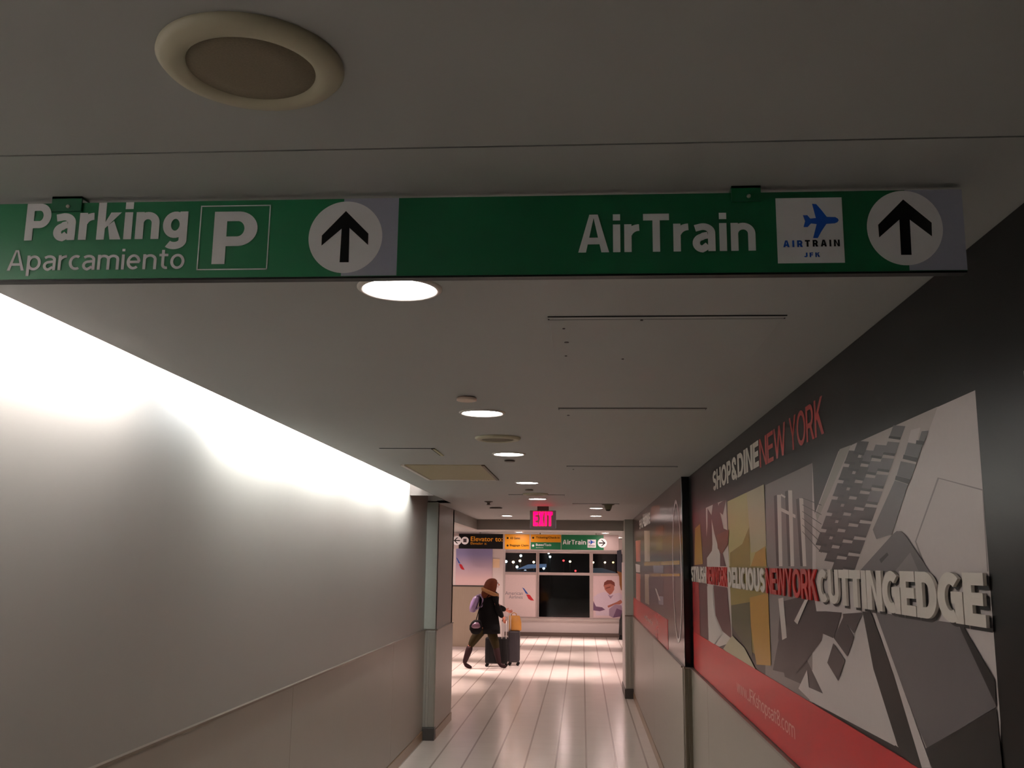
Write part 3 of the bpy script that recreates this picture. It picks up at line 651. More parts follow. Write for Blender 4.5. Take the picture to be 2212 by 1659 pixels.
ORD = ('first', 'second', 'third', 'fourth', 'fifth', 'sixth', 'seventh', 'eighth', 'ninth')
for i_, (x, z, cc) in enumerate(LN):
    nm, ec, es = NC[cc]
    mm = mat(nm, (40, 40, 40), 0.5, emit=(ec, es))
    yy_ = 72.0 + 2.0*i_
    x2, z2 = x*yy_/80, 1.87+(z-1.87)*yy_/80
    t = MB()
    t.lathe([(0.001, -0.10), (0.08, -0.07), (0.11, 0), (0.08, 0.07), (0.001, 0.10)], (x2, yy_, z2), mm, 12)
    t.tube([(x2, yy_+.05, -4), (x2, yy_+.05, z2-0.08)], 0.03, mat('lamp_pole', (12, 12, 13), 0.6), 6)
    ob = t.build('street_lamp', origin=(x2, yy_, -4))
    pn = pane_of(x); k = cnt_.get(pn, 0); cnt_[pn] = k+1
    tag(ob, '%s lamp outside at night, %s from left in the %s upper window' % (NW[cc], ORD[k], pn) if pn[0] != 'b' else '%s lamp outside at night, %s in the sliver of window left of the sky poster' % (NW[cc], ('upper', 'lower')[k % 2]), 'lamp', 'lamps outside at night')

# ---------------------------------------------------------------- wall-washer tubes in the slot
def tube_light(y0, y1, strength, label, rgb):
    # open-sided wall washer: a lens strip in a housing, turned to the wall and tilted down
    t = thing('wall_washer', (-1.58, y0, 2.62), label, 'light', 'wall washers in the slot over the left wall')
    m = mat('washer_glow_%d' % strength, (240, 240, 240), 0.5, emit=(rgb, strength))
    a0, a1 = Vector((-1.563, 0, 2.592)), Vector((-1.594, 0, 2.650))
    nrm = Vector((-0.88, 0, -0.48))
    L = MB()
    L.prism([tuple(a0+Vector((0, y0+.02, 0))), tuple(a1+Vector((0, y0+.02, 0))), tuple(a1+Vector((0, y1-.02, 0))), tuple(a0+Vector((0, y1-.02, 0)))], tuple(-nrm*0.004), m)
    L.build('lens', t)
    u0, u1 = Vector((-1.555, 0, 2.745)), Vector((-1.597, 0, 2.787))  # extra glow strip, added to brighten the top of the wall
    un = Vector((-0.707, 0, -0.707))
    U = MB()
    mu_ = mat('added_strip_glow_%d' % strength, (240, 240, 240), 0.5, emit=(rgb, strength*ADDED_GLOW))
    U.prism([tuple(u0+Vector((0, y0+.02, 0))), tuple(u1+Vector((0, y0+.02, 0))), tuple(u1+Vector((0, y1-.02, 0))), tuple(u0+Vector((0, y1-.02, 0)))], tuple(-un*0.004), mu_)
    U.build('added_glow_strip', t)
    H_ = MB()
    H_.prism([(-1.545, y0, 2.745), (-1.587, y0, 2.800), (-1.53, y0, 2.81), (-1.50, y0, 2.69), (-1.55, y0, 2.66)], (0, y1-y0, 0), TRIMW)
    b0, b1 = a0-nrm*0.005+Vector((.003, 0, -.004)), a1-nrm*0.005+Vector((-.003, 0, .006))
    H_.prism([tuple(b0+Vector((0, y0, 0))), tuple(b1+Vector((0, y0, 0))), tuple(b1+Vector((0, y1, 0))), tuple(b0+Vector((0, y1, 0)))], tuple(-nrm*0.04), TRIMW)
    H_.build('housing', t)
    for ya, yb in ((y0, y0+0.018), (y1-0.018, y1)):
        MB().prism([tuple(b0+Vector((0, ya, 0))), tuple(b1+Vector((0, ya, 0))), tuple(b1+Vector((0, yb, 0))), tuple(b0+Vector((0, yb, 0)))], tuple(nrm*0.02), RAILM).build('end_cap', t)
for a, wd in ((-1.40, 'first, behind the viewer'), (-0.17, 'second, over the viewer'), (1.06, 'beside the overhead sign'), (2.29, 'just past the overhead sign')):
    tube_light(a, a+1.2, COVE_A*(1.5 if a < 0 else 1), 'wall washer hidden in the slot above the left wall, %s' % wd, (1.0, 0.96, 0.97))
for k in range(4):
    a = 4.36 + k*1.30
    tube_light(a, a+1.22, COVE_B, 'wall washer hidden in the slot above the left wall, %s' % ('first after the dark gap', 'second after the dark gap', 'next to last by the post', 'last before the grey post')[k], (0.96, 1.0, 1.0))

# ---------------------------------------------------------------- ceiling fixtures
def downlight(x, y, strength, label, group, r=0.088, rgb=(1.0, 0.96, 0.92), spot=0):
    t = thing('ceiling_downlight', (x, y, HC), label, 'downlight', group)
    MB().lathe([(r+0.014, 0.0), (r+0.014, -0.003), (r+0.006, -0.008), (r, -0.006), (r-0.002, 0.0)], (x, y, HC), TRIMW, 48, cap=False).build('trim_ring', t)
    m = mat('lens_glow_%d_%d' % (strength, int(rgb[2]*100)), (240, 240, 240), 0.5, emit=(rgb, strength))
    MB().lathe([(r, -0.0015), (r-0.001, -0.004)], (x, y, HC), m, 40).build('lens', t)
    if spot:
        ld = bpy.data.lights.new('lamp', 'SPOT'); ld.energy = spot; ld.color = rgb
        ld.spot_size = math.radians(62); ld.spot_blend = 0.6; ld.shadow_soft_size = 0.07
        lo = bpy.data.objects.new('lamp', ld); COL.objects.link(lo); lo.parent = t; lo.location = (0, 0, -0.03)
    return t
G1 = 'round downlights along the corridor ceiling'
for (x, y, lab) in ((-0.437, 2.216, 'large glowing round downlight just behind the green overhead sign'),
                    (-0.436, 4.163, 'round glowing downlight between a small disc detector and a ceiling speaker'),
                    (-0.440, 5.777, 'third round downlight along the corridor, just before a small dark disc'),
                    (-0.445, 7.864, 'fourth round downlight along the corridor ceiling'),
                    (-0.452, 9.852, 'fifth round downlight along the corridor, above the red exit sign')):
    downlight(x, y, LENS, lab, G1)
for (x, y, lab) in ((-1.04, 13.45, 'small downlight at the corridor end, left of the exit sign'),
                    (0.19, 13.29, 'small downlight nearest the header, right of the exit sign'),
                    (0.166, 11.42, 'small downlight beside the hanging ceiling camera')):
    downlight(x, y, LENS*2.2, lab, 'downlights around the exit sign', r=0.075, rgb=(1.0, 0.86, 0.8))
for (x, y) in ((-1.327, 20.6), (0.483, 20.6)):
    downlight(x, y, HALL_LENS*0.4, '%s round downlight above the hanging hall sign' % ('left' if x < 0 else 'right'), 'downlights in the hall', r=0.09, rgb=(1.0, 0.75, 0.71), spot=HALL_SPOT*0.6)
for i_, (x, y, e) in enumerate(((-2.7, 15.3, .75), (-2.6, 17.8, 1.25), (-0.75, 17.6, .8), (0.3, 17.3, .5), (-0.45, 24.3, 1.2), (-3.3, 20.4, .8), (-1.9, 24.0, .6), (0.9, 24.0, .7), (2.4, 18.5, .6), (-4.6, 17.6, .8))):
    downlight(x, y, HALL_LENS, 'hall downlight hidden behind the corridor header, ' + ('just left of the corridor mouth', 'above the walking person', 'over the middle of the hall floor', 'over the right of the hall floor', 'in front of the dark middle window', 'left of the sky poster', 'in front of the airline window poster', 'in front of the red-haired man poster', 'out of view on the right', 'out of view far left')[i_], 'downlights in the hall', r=0.09, rgb=(1.0, 0.75, 0.71), spot=HALL_SPOT*e)

def speaker(x, y, label):
    t = thing('ceiling_speaker', (x, y, HC), label, 'speaker', 'round ceiling speakers')
    MB().lathe([(0.120, 0.0), (0.121, -0.005), (0.114, -0.013), (0.098, -0.017), (0.086, -0.014), (0.083, -0.010)], (x, y, HC), CREAM, 64, cap=False).build('rim', t)
    MB().lathe([(0.084, -0.006), (0.083, -0.011), (0.05, -0.0125), (0.002, -0.013)], (x, y, HC), GRILLE, 64).build('grille', t)
speaker(-0.435, 1.150, 'large cream round ceiling speaker at top left, nearest the viewer')
speaker(-0.441, 5.02, 'cream round ceiling speaker between the second and third downlights')
speaker(-0.44, 9.14, 'far small ceiling speaker before the fifth downlight')
def detector(x, y, r, h, label, m, grp='small round ceiling discs'):
    o = MB().lathe([(r*0.8, 0), (r, -h*0.35), (r, -h), (r*0.9, -h-0.002), (0.002, -h-0.003)], (x, y, HC), m, 32)
    o = o.build('ceiling_disc', origin=(x, y, HC))
    tag(o, label, 'detector', grp)
detector(-0.458, 3.768, 0.040, 0.014, 'small cream disc on the ceiling just in front of the second downlight', mat('disc_cream', (214, 192, 176), 0.5))
detector(-0.462, 6.15, 0.034, 0.008, 'small dark disc on the ceiling just past the third downlight', mat('disc_dark', (84, 74, 68), 0.6))
detector(-0.47, 8.62, 0.036, 0.010, 'small disc on the ceiling past the fourth downlight', mat('disc_mid', (120, 108, 98), 0.6))
detector(-1.02, 11.49, 0.075, 0.012, 'flat dark disc on the ceiling at far left near the exit sign', mat('disc_dark', (84, 74, 68), 0.6))
sp_ = MB()
sp_.lathe([(0.045, 0), (0.045, -0.006), (0.02, -0.012), (0.012, -0.03), (0.026, -0.036), (0.002, -0.04)], (-1.0, 10.36, HC), mat('disc_dark', (84, 74, 68), 0.6), 20)
tag(sp_.build('sprinkler', origin=(-1.0, 10.36, HC)), 'small dark sprinkler head hanging at the far left of the ceiling', 'sprinkler')
# hanging camera with a tapering body
cm = thing('ceiling_camera', (0.285, 10.7, HC), 'olive grey tapering camera housing hanging right of the exit sign', 'camera')
CB_ = mat('camera_body', (104, 102, 78), 0.5)
MB().lathe([(0.070, 0), (0.070, -0.008), (0.048, -0.012), (0.030, -0.062)], (0.285, 10.7, HC), CB_, 24).build('housing', cm)
MB().lathe([(0.028, -0.060), (0.022, -0.072), (0.002, -0.076)], (0.285, 10.7, HC), SBLACK, 24).build('lens', cm)

def access_panel(x0, x1, y0, y1, label, m=CEIL, sides=True, screws=()):
    t = thing('access_panel', ((x0+x1)/2, (y0+y1)/2, HC), label, 'access panel', 'flush panels in the ceiling')
    g = MB(); w_ = 0.004
    g.box(x0-w_, x1+w_, y0-w_, y0, HC-0.0025, HC+0.001, DARKGAP)
    g.box(x0-w_, x1+w_, y0+0.022, y0+0.024, HC-0.0035, HC-0.0015, DARKGAP)
    g.build('gap', t)
    MB().box(x0, x1, y0, y1, HC-0.003, HC+0.001, m).build('panel', t, bevel=0.001)
    if screws:
        for sx, sy, r in screws:
            MB().lathe([(r, -0.003), (r, -0.005), (r*.6, -0.0055)], (sx, sy, HC), POSTD, 10).build('screw', t)
access_panel(-0.087, 0.533, 2.50, 3.10, 'large flush access panel in the ceiling just past the green sign', screws=((-0.05, 2.62, .004), (-0.045, 2.79, .007), (-0.05, 2.98, .004), (0.16, 2.53, .004), (0.13, 3.03, .004)))
access_panel(-0.096, 0.518, 4.04, 4.66, 'second flush access panel along the ceiling, right of the second downlight', screws=((-0.06, 4.22, .006),))
access_panel(-0.10, 0.634, 6.50, 7.1, 'third flush access panel, before the black post', screws=((-0.06, 6.7, .006),))
access_panel(-0.70, -0.17, 9.27, 9.75, 'flush access panel around the fifth downlight approach')
access_panel(-0.10, 0.40, 10.62, 11.1, 'far flush access panel right of the exit sign')
hp = thing('hatch', (-1.01, 5.7, HC), 'small hatch in the ceiling by the bright slot, left of the yellowish grille', 'hatch')
g = MB(); g.box(-1.175, -0.85, 5.510, 5.516, HC-0.003, HC+0.001, DARKGAP); g.box(-0.872, -0.850, 5.512, 5.518, HC-0.004, HC+0.001, DARKGAP); g.box(-0.872, -0.866, 5.512, 5.87, HC-0.004, HC+0.001, DARKGAP); g.build('gap', hp)
MB().box(-1.165, -0.873, 5.516, 5.88, HC-0.003, HC+0.001, CEIL).build('panel', hp)
MB().box(-0.864, -0.848, 5.516, 5.88, HC-0.006, HC+0.001, mat('hatch_edge', (172, 166, 130), .5)).build('edge_strip', hp)
vg = thing('return_air_grille', (-0.94, 7.0, HC), 'yellowish rectangular return air grille in the ceiling by the bright slot', 'grille')
MB().box(-1.20, -0.675, 6.455, 7.60, HC-0.004, HC+0.001, mat('grille_beige', (156, 144, 112), .6, var=.12, scale=120)).build('panel', vg)
g = MB(); g.box(-0.675, -0.655, 6.45, 7.61, HC-0.009, HC+0.001, mat('grille_edge', (92, 82, 62), .5)); g.box(-1.22, -0.655, 7.60, 7.615, HC-0.009, HC+0.001, TRIMW)
g.box(-1.225, -1.20, 6.45, 7.61, HC-0.009, HC+0.001, TRIMW); g.build('frame', vg)

# ---------------------------------------------------------------- exit sign
ex = thing('exit_sign', (-0.449, 11.2, HC), 'grey box exit sign with glowing pink red lettering hanging from the ceiling', 'exit sign')
EXG = mat('exit_housing', (160, 156, 164), 0.5)
MB().box(-0.600, -0.298, 11.2, 11.235, 2.268, 2.470, EXG).build('housing', ex, bevel=0.006)
MB().box(-0.515, -0.383, 11.205, 11.235, 2.470, HC, mat('exit_canopy', (100, 84, 80), .5)).build('canopy', ex)
EXM = mat('exit_glow', (60, 0, 10), 0.5, emit=((1.0, 0.0, 0.042), 6.0))
exb = MB()
put_stroke(exb, 'EXIT', -0.560, -0.340, 2.294, 2.457, lambda a, z: (a, 11.1965, z), EXM, t=0.24, gap=0.10)
exb.build('lettering', ex)

# ---------------------------------------------------------------- big overhead sign
SYP = 1.612
sg = thing('overhead_sign', (-0.25, SYP, HC), 'long green overhead sign reading Parking and AirTrain, hung close under the ceiling', 'sign')
sx0, sx1, sz0, sz1 = -1.30, 0.6475, 2.3635, 2.5075
b_ = MB()
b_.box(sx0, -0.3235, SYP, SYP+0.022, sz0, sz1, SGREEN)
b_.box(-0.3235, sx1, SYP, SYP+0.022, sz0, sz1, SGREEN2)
b_.box(sx0, sx1, SYP+0.001, SYP+0.021, sz0-0.0035, sz0, SBLACK)
b_.build('sign_board', sg)
d1, d2, d3, d4 = SYP-0.0008, SYP-0.0012, SYP-0.0016, SYP-0.0020
def rect(mb, bx, y, m):
    mb.poly([(bx[0], y, bx[2]), (bx[1], y, bx[2]), (bx[1], y, bx[3]), (bx[0], y, bx[3])], m)
g = MB()
rect(g, (-0.4235, -0.3245, sz0+.0005, sz1), d1, SLILAC)
g.build('grey_panel', sg); g = MB()
rect(g, (0.5525, sx1, sz0+.0005, sz1), d1, SLILAC)
g.build('grey_panel', sg)
g = MB()
g.poly(circle_pts(-0.4185, 2.4355, 0.0665, d2, 72), SWHITE)
g.build('arrow_disc', sg); g = MB()
g.poly([(0.549+0.0630*math.cos(2*PI*k/72), d2, 2.4395+0.0665*math.sin(2*PI*k/72)) for k in range(72)], SWHITE)
g.build('arrow_disc', sg)
for key in ('arrow_a', 'arrow_b'):
    MB().poly([(x, d3, z) for x, z in SIGN[key]], SBLACK).build('arrow', sg)
F = lambda a, z: (a, d2, z)
g = MB()
x0, x1, z0, z1 = SIGN['t_parking']; put_stroke(g, 'Parking', x0, x1, z0, z1, F, SWHITE, t=0.195, gap=0.085)
g.build('lettering', sg); g = MB()
x0, x1, z0, z1 = SIGN['t_aparc']; put_stroke(g, 'Aparcamiento', x0, x1, z0, z1, F, SWHITE, t=0.125, gap=0.10)
g.build('lettering', sg); g = MB()
x0, x1, z0, z1 = SIGN['t_air']; put_stroke(g, 'AirTrain', x0, x1, z0, z1, F, SWHITE, t=0.175, gap=0.095)
g.build('lettering', sg)
g = MB()
x0, x1, z0, z1 = SIGN['sq']; t_ = 0.0022
for r_ in ((x0, x1, z1-t_, z1), (x0, x1, z0, z0+t_), (x0, x0+t_, z0, z1), (x1-t_, x1, z0, z1)):
    rect(g, r_, d2, SWHITE)
x0, x1, z0, z1 = SIGN['P']; put_stroke(g, 'P', x0, x1, z0, z1, F, SWHITE, t=0.185)
g.build('parking_symbol', sg)
g = MB()
x0, x1, z0, z1 = SIGN['logo']
rect(g, (x0, x1, z0, z1), d2, SWHITE)
g.poly([(x, d3, z) for x, z in SIGN['plane']], SBLUE)
F3 = lambda a, z: (a, d3, z)
for key, tx, mm in (('t_AIR', 'AIR', SBLUE), ('t_TRAIN', 'TRAIN', SBLACK), ('t_JFK', 'JFK', SBLUE)):
    x0, x1, z0, z1 = SIGN[key]; put_stroke(g, tx, x0, x1, z0+0.001, z1-0.001, F3, mm, t=0.23, gap=0.32)
g.build('train_symbol_panel', sg)
for (x0, x1) in ((-0.964, -0.908), (0.259, 0.309)):
    k_ = MB().box(x0, x1, SYP-0.006, SYP-0.002, 2.490, HC, SGREEN2)
    k_.box(x0, x1, SYP-0.006, SYP+0.022, HC-0.004, HC, SGREEN2)
    kb = k_.build('bracket', sg)
    MB().lathe([(0.0035, -0.006), (0.0035, -0.0085), (0.002, -0.0095)], ((x0+x1)/2+0.004, SYP, 2.4985), STEEL, 16, axis='Y').build('screw', kb)

# ---------------------------------------------------------------- near mural
def yz(x):
    return lambda a, z: (x, a, z)
mu = thing('wall_mural', (XR, 3.5, ZR), 'near wall mural with a laptop and phone photo, big white letters and a red band', 'mural')
MB().box(XR-0.003, XR+0.004, Y0+0.4, 7.262, ZR, HC-0.001, mat('mural_black', (12,11,11), 0.3, spec=.16)).build('backing_panel', mu)
pc = MB()
for i_, (lay, colr, pts) in enumerate(MURAL_PRINT):
    pc.poly([(XR-0.0032-0.00002*i_, y, z) for y, z in pts], pmat(colr))
pc.build('printed_photo', mu)
MB().box(XR-0.0064, XR-0.003, 1.973, 7.15, ZR+0.004, 1.407, pmat('redband')).build('red_band', mu)
W1 = mat('mural_letter_white', (214, 206, 196), 0.35)
WR = mat('mural_letter_red', (186, 36, 32), 0.35)
g = MB(); T = yz(XR-0.0070)
put_stroke(g, 'www.JFKshopsat8.com', 5.20, 3.828, 1.222, 1.300, T, mat('www_white', (216, 160, 152), .4), t=0.11, gap=0.08, nv=(-1, 0, 0))
g.build('web_address', mu)
g = MB(); T = yz(XR-0.0040)
put_stroke(g, 'SHOP&DINE', 5.93, 4.385, 2.302, 2.428, T, W1, t=0.21, gap=0.04, nv=(-1, 0, 0))
g.build('white_title', mu)
g = MB(); put_stroke(g, 'NEW', 4.365, 3.80, 2.300, 2.427, T, WR, t=0.14, gap=0.05, nv=(-1, 0, 0))
g.build('red_title', mu)
g = MB(); put_stroke(g, 'YORK', 3.73, 3.20, 2.300, 2.427, T, WR, t=0.14, gap=0.05, nv=(-1, 0, 0))
g.build('red_title', mu)
def raised(txt, y0, y1, m, name, t=0.23, thick=0.006):
    g = MB()
    xs_ = XR-0.0066
    put_stroke(g, txt, y0, y1, 1.757, 1.862, yz(xs_-thick), m, t=t, gap=0.035, nv=(-1, 0, 0))
    n = len(g.v)
    # side walls of the cut-out letters
    from collections import Counter
    cnt = Counter()
    for f in g.f:
        for i in range(len(f)):
            a, b = f[i], f[(i+1) % len(f)]
            cnt[(min(a, b), max(a, b))] += 1
    vs = list(g.v)
    back = [(xs_, v[1], v[2]) for v in vs]
    g.add(vs+back, [(a, b, b+n, a+n) for (a, b), k in cnt.items() if k == 1], m)
    g.build(name, mu)
raised('STYLISH', 7.14, 6.30, W1, 'white_lettering')
raised('NEWYORK', 6.28, 5.40, WR, 'red_lettering', t=0.17)
raised('DELICIOUS', 5.38, 4.30, W1, 'white_lettering')
raised('NEWYORK', 4.28, 3.36, WR, 'red_lettering', t=0.17)
raised('CUTTINGEDGE', 3.345, 1.985, W1, 'white_lettering', t=0.235, thick=0.007)
# drop shadow printed with the lettering is part of the artwork
g = MB(); T = yz(XR-0.0062)
put_stroke(g, 'CUTTINGEDGE', 3.352, 1.976, 1.749, 1.857, T, pmat('dark'), t=0.26, gap=0.02, nv=(-1, 0, 0), step=.00002)
g.build('printed_letter_outline', mu)
# pale edge of the next panel at the very right of the picture
struct(MB().box(XR-0.004, XR-0.003, 1.70, 1.760, ZR, 2.22, mat('next_panel', (170, 160, 150), .4)).build('trim_6'))

# ---------------------------------------------------------------- far mural
mf = thing('wall_mural', (XR2, 10.8, ZR), 'far glossy wall mural beyond the black post, with shelves photo and red band', 'mural')
MB().box(XR2-0.004, XR2+0.004, 7.345, 14.30, ZR, HC-0.001, mat('mural_gloss', (58, 40, 38), 0.2, spec=.28)).build('backing_panel', mf)
pc = MB()
for i_, (lay, colr, pts) in enumerate(MURAL_FAR):
    mm = mat('gloss_' + colr, PR[colr], 0.22, spec=.16, var=0.03)
    cc_ = colr
    pc.poly([(XR2-0.0042-0.00005*i_, y, z) for y, z in pts], mm)
pc.build('printed_photo', mf)
MB().box(XR2-0.0065, XR2-0.004, 8.62, 14.30, ZR+0.004, 1.407, mat('gloss_redband', (196, 36, 38), .25, spec=.16)).build('red_band', mf)
g = MB()
n = 64; cy_, cz_ = 7.70, 1.83
ring = []
for k in range(n):
    a = 2*PI*k/n
    ring.append((XR2-0.0062, cy_+0.36*math.cos(a), cz_+0.545*math.sin(a)))
for k in range(n):
    a = 2*PI*k/n
    ring.append((XR2-0.0062, cy_+0.315*math.cos(a), cz_+0.515*math.sin(a)))
g.add(ring, [(k, (k+1) % n, n+(k+1) % n, n+k) for k in range(n)], mat('ring_white', (236, 224, 218), .3))
g.build('ring_emblem', mf)
g = MB(); T = yz(XR2-0.0070)
put_stroke(g, 'SHOP&DINE', 12.6, 10.6, 2.302, 2.428, T, W1, t=0.21, gap=0.04, nv=(-1, 0, 0))
g.build('white_lettering', mf); g = MB()
put_text(g, 'www.JFKshopsat8.com', 11.8, 10.4, 1.235, 1.300, T, W1, bold=0.0)
g.build('white_lettering', mf)

# ---------------------------------------------------------------- hall sign
hs = thing('hall_sign', (-1.1, 21.0, 2.485), 'long hanging hall sign in black, yellow and green, reading Elevator to and AirTrain', 'sign')
HY = 20.98
b_ = MB()
b_.box(-2.90, 0.78, 21.0, 21.06, 2.165, 2.485, mat('hall_sign_grey', (176, 160, 156), .5))
b_.build('sign_board', hs)
for nm, x0, x1, z0, z1, mm in (('black_panel', -2.66, -1.70, 2.165, 2.482, SBLACK), ('yellow_panel', -1.66, -1.13, 2.165, 2.482, SYEL),
                            ('yellow_panel', -1.10, -0.455, 2.320, 2.482, SYEL), ('green_panel', -1.10, -0.455, 2.165, 2.318, SGREEN), ('green_panel', -0.440, 0.46, 2.165, 2.482, SGREEN)):
    p_ = MB().box(x0, x1, 20.995, 21.0, z0, z1, mm).build(nm, hs)
Fh = lambda a, z: (a, 20.993, z)
Fh2 = lambda a, z: (a, 20.990, z)
g = MB()
put_text(g, 'Elevator to:', -2.40, -1.71, 2.325, 2.425, Fh, SYEL, bold=0.012)
g.build('yellow_lettering', hs); g = MB()
put_text(g, 'Elevador', -2.40, -2.13, 2.255, 2.305, Fh, SYEL)
g.build('yellow_lettering', hs); g = MB()
put_text(g, 'a:', -2.10, -2.05, 2.255, 2.29, Fh, SYEL)
g.build('yellow_lettering', hs)
g = MB()
put_text(g, 'All Gates', -1.55, -1.33, 2.375, 2.425, Fh, SBLACK, bold=0.02)
g.build('black_lettering', hs); g = MB()
put_text(g, 'Baggage Claim', -1.55, -1.15, 2.215, 2.270, Fh, SBLACK, bold=0.02)
g.build('black_lettering', hs); g = MB()
put_text(g, 'Ticketing/Check-in', -0.99, -0.48, 2.385, 2.440, Fh, SBLACK, bold=0.02)
g.build('black_lettering', hs)
for cx, cz in ((-1.60, 2.40), (-1.60, 2.24), (-1.05, 2.41)):
    MB().poly(circle_pts(cx, cz, 0.022, 20.993, 16), SBLACK).build('black_symbol', hs)
g = MB()
put_text(g, 'Buses/Taxis', -0.99, -0.66, 2.240, 2.290, Fh, SWHITE, bold=0.02)
g.build('white_lettering', hs); g = MB()
put_text(g, 'Autobuses', -0.99, -0.83, 2.195, 2.215, Fh, SWHITE)
g.build('white_lettering', hs); g = MB()
put_stroke(g, 'AirTrain', -0.415, 0.085, 2.275, 2.375, Fh, SWHITE, t=0.18, gap=.1, step=.0003)
g.build('white_lettering', hs)
MB().poly(circle_pts(-1.05, 2.245, 0.025, 20.993, 16), SWHITE).build('white_symbol', hs)
g = MB()
g.poly([(0.115, 20.993, 2.215), (0.295, 20.993, 2.215), (0.295, 20.993, 2.385), (0.115, 20.993, 2.385)], SWHITE)
sx_, sz_ = 1.35, 1.5
g.poly([(0.205+(x-0.4096)*sx_*1.7, 20.990, 2.330+(z-2.454)*1.5) for x, z in SIGN['plane']], SBLUE)
put_text(g, 'AIRTRAIN', 0.135, 0.275, 2.242, 2.262, Fh2, SBLACK, bold=0.03)
g.build('train_symbol_panel', hs)
def harrow(cx, cz, r, d, nm='arrow_disc'):
    q = MB().poly(circle_pts(cx, cz, r, 20.991, 40), SWHITE).build(nm, hs)
    if d:
        s = d
        pts = [(cx+s*0.07, cz), (cx+s*0.0, cz+0.065), (cx-s*0.028, cz+0.065), (cx+s*0.028, cz+0.012), (cx-s*0.07, cz+0.012),
               (cx-s*0.07, cz-0.012), (cx+s*0.028, cz-0.012), (cx-s*0.028, cz-0.065), (cx+s*0.0, cz-0.065)]
        MB().poly([(x, 20.989, z) for x, z in pts], SBLACK).build('arrow', hs)
harrow(0.43, 2.315, 0.098, 1)
harrow(-2.70, 2.335, 0.100, -1)
harrow(-2.525, 2.335, 0.082, 0)
g = MB()
g.box(-2.56, -2.49, 20.988, 20.990, 2.30, 2.375, mat('icon_grey', (70, 60, 66), .5)); g.build('lift_symbol', hs)
for x in (-2.2, -0.9, 0.3):
    MB().tube([(x, 21.03, 2.485), (x, 21.03, HC)], 0.012, STEEL, 8).build('hanger', hs)

# airline panels in the hall
AW = mat('ad_white', (226, 206, 204), 0.4)
ABL, ARD, AGR = mat('ad_blue', (40, 84, 170), .4), mat('ad_red', (196, 26, 40), .4), mat('ad_grey_text', (128, 120, 128), .4)
def flight_mark(g, x0, x1, z0, z1, y):
    # slanting eagle-like bar: blue upper part, small white bend, red lower part
    X = lambda u: x0+(x1-x0)*u
    Z = lambda v: z0+(z1-z0)*v
    g.poly([(X(0.0), y, Z(1.0)), (X(0.16), y, Z(0.93)), (X(0.52), y, Z(0.50)), (X(0.30), y, Z(0.54)), (X(0.18), y, Z(0.74))], ABL)
    g.poly([(X(0.34), y, Z(0.47)), (X(0.56), y, Z(0.46)), (X(0.66), y, Z(0.42)), (X(1.0), y, Z(0.0)), (X(0.72), y, Z(0.02)), (X(0.52), y, Z(0.14))], ARD)
ap = thing('window_poster', (-1.65, YF-0.02, 1.02), 'white airline window poster with grey lettering and a blue and red mark', 'poster')
MB().box(-2.09, -1.215, YF-0.004, YF+0.0, 0.49, 1.57, AW).build('poster_sheet', ap)
g = MB(); Fa = lambda a, z: (a, YF-0.006, z)
put_text(g, 'American', -2.03, -1.565, 1.045, 1.135, Fa, AGR)
g.build('lettering', ap); g = MB()
put_text(g, 'Airlines', -1.93, -1.565, 0.950, 1.035, Fa, AGR)
g.build('lettering', ap)
g = MB(); flight_mark(g, -1.58, -1.262, 0.904, 1.24, YF-0.006); g.build('airline_mark', ap)

sky = bpy.data.materials.new('ad_sky'); sky.use_nodes = True
nt = sky.node_tree; b = nt.nodes['Principled BSDF']; b.inputs['Roughness'].default_value = 0.35
tc = nt.nodes.new('ShaderNodeTexCoord'); sp = nt.nodes.new('ShaderNodeSeparateXYZ'); cr = nt.nodes.new('ShaderNodeValToRGB')
nt.links.new(tc.outputs['Generated'], sp.inputs[0]); nt.links.new(sp.outputs['Z'], cr.inputs[0]); nt.links.new(cr.outputs[0], b.inputs['Base Color'])
cr.color_ramp.elements[0].position = 0.12; cr.color_ramp.elements[0].color = (*lin((226, 196, 196)), 1)
cr.color_ramp.elements[1].position = 0.6; cr.color_ramp.elements[1].color = (*lin((142, 138, 182)), 1)
pp = thing('wall_poster', (-2.4, 21.68, 1.8), 'blue and white sky airline poster on the hall wall above the metal panels', 'poster')
MB().box(-2.80, -1.985, 21.682, 21.70, 1.378, HC-0.02, sky).build('poster_sheet', pp)
g = MB(); flight_mark(g, -2.80, -2.60, 1.71, 1.98, 21.679); g.build('airline_mark', pp)
tag(MB().box(-1.975, -1.825, 21.675, 21.70, 1.765, 1.955, mat('notice_cream', (236, 206, 170), .5)).build('notice_plate', origin=(-1.9, 21.69, 1.86)), 'small square cream notice plate beside the blue sky poster', 'notice')
tag(MB().box(-2.085, -2.035, YF-0.06, YF-0.02, 1.36, 1.56, mat('box_grey', (110, 100, 104), .5)).build('reader_box', bevel=.004, origin=(-2.06, YF-.04, 1.46)), 'small grey box on the frame left of the airline window poster', 'box')

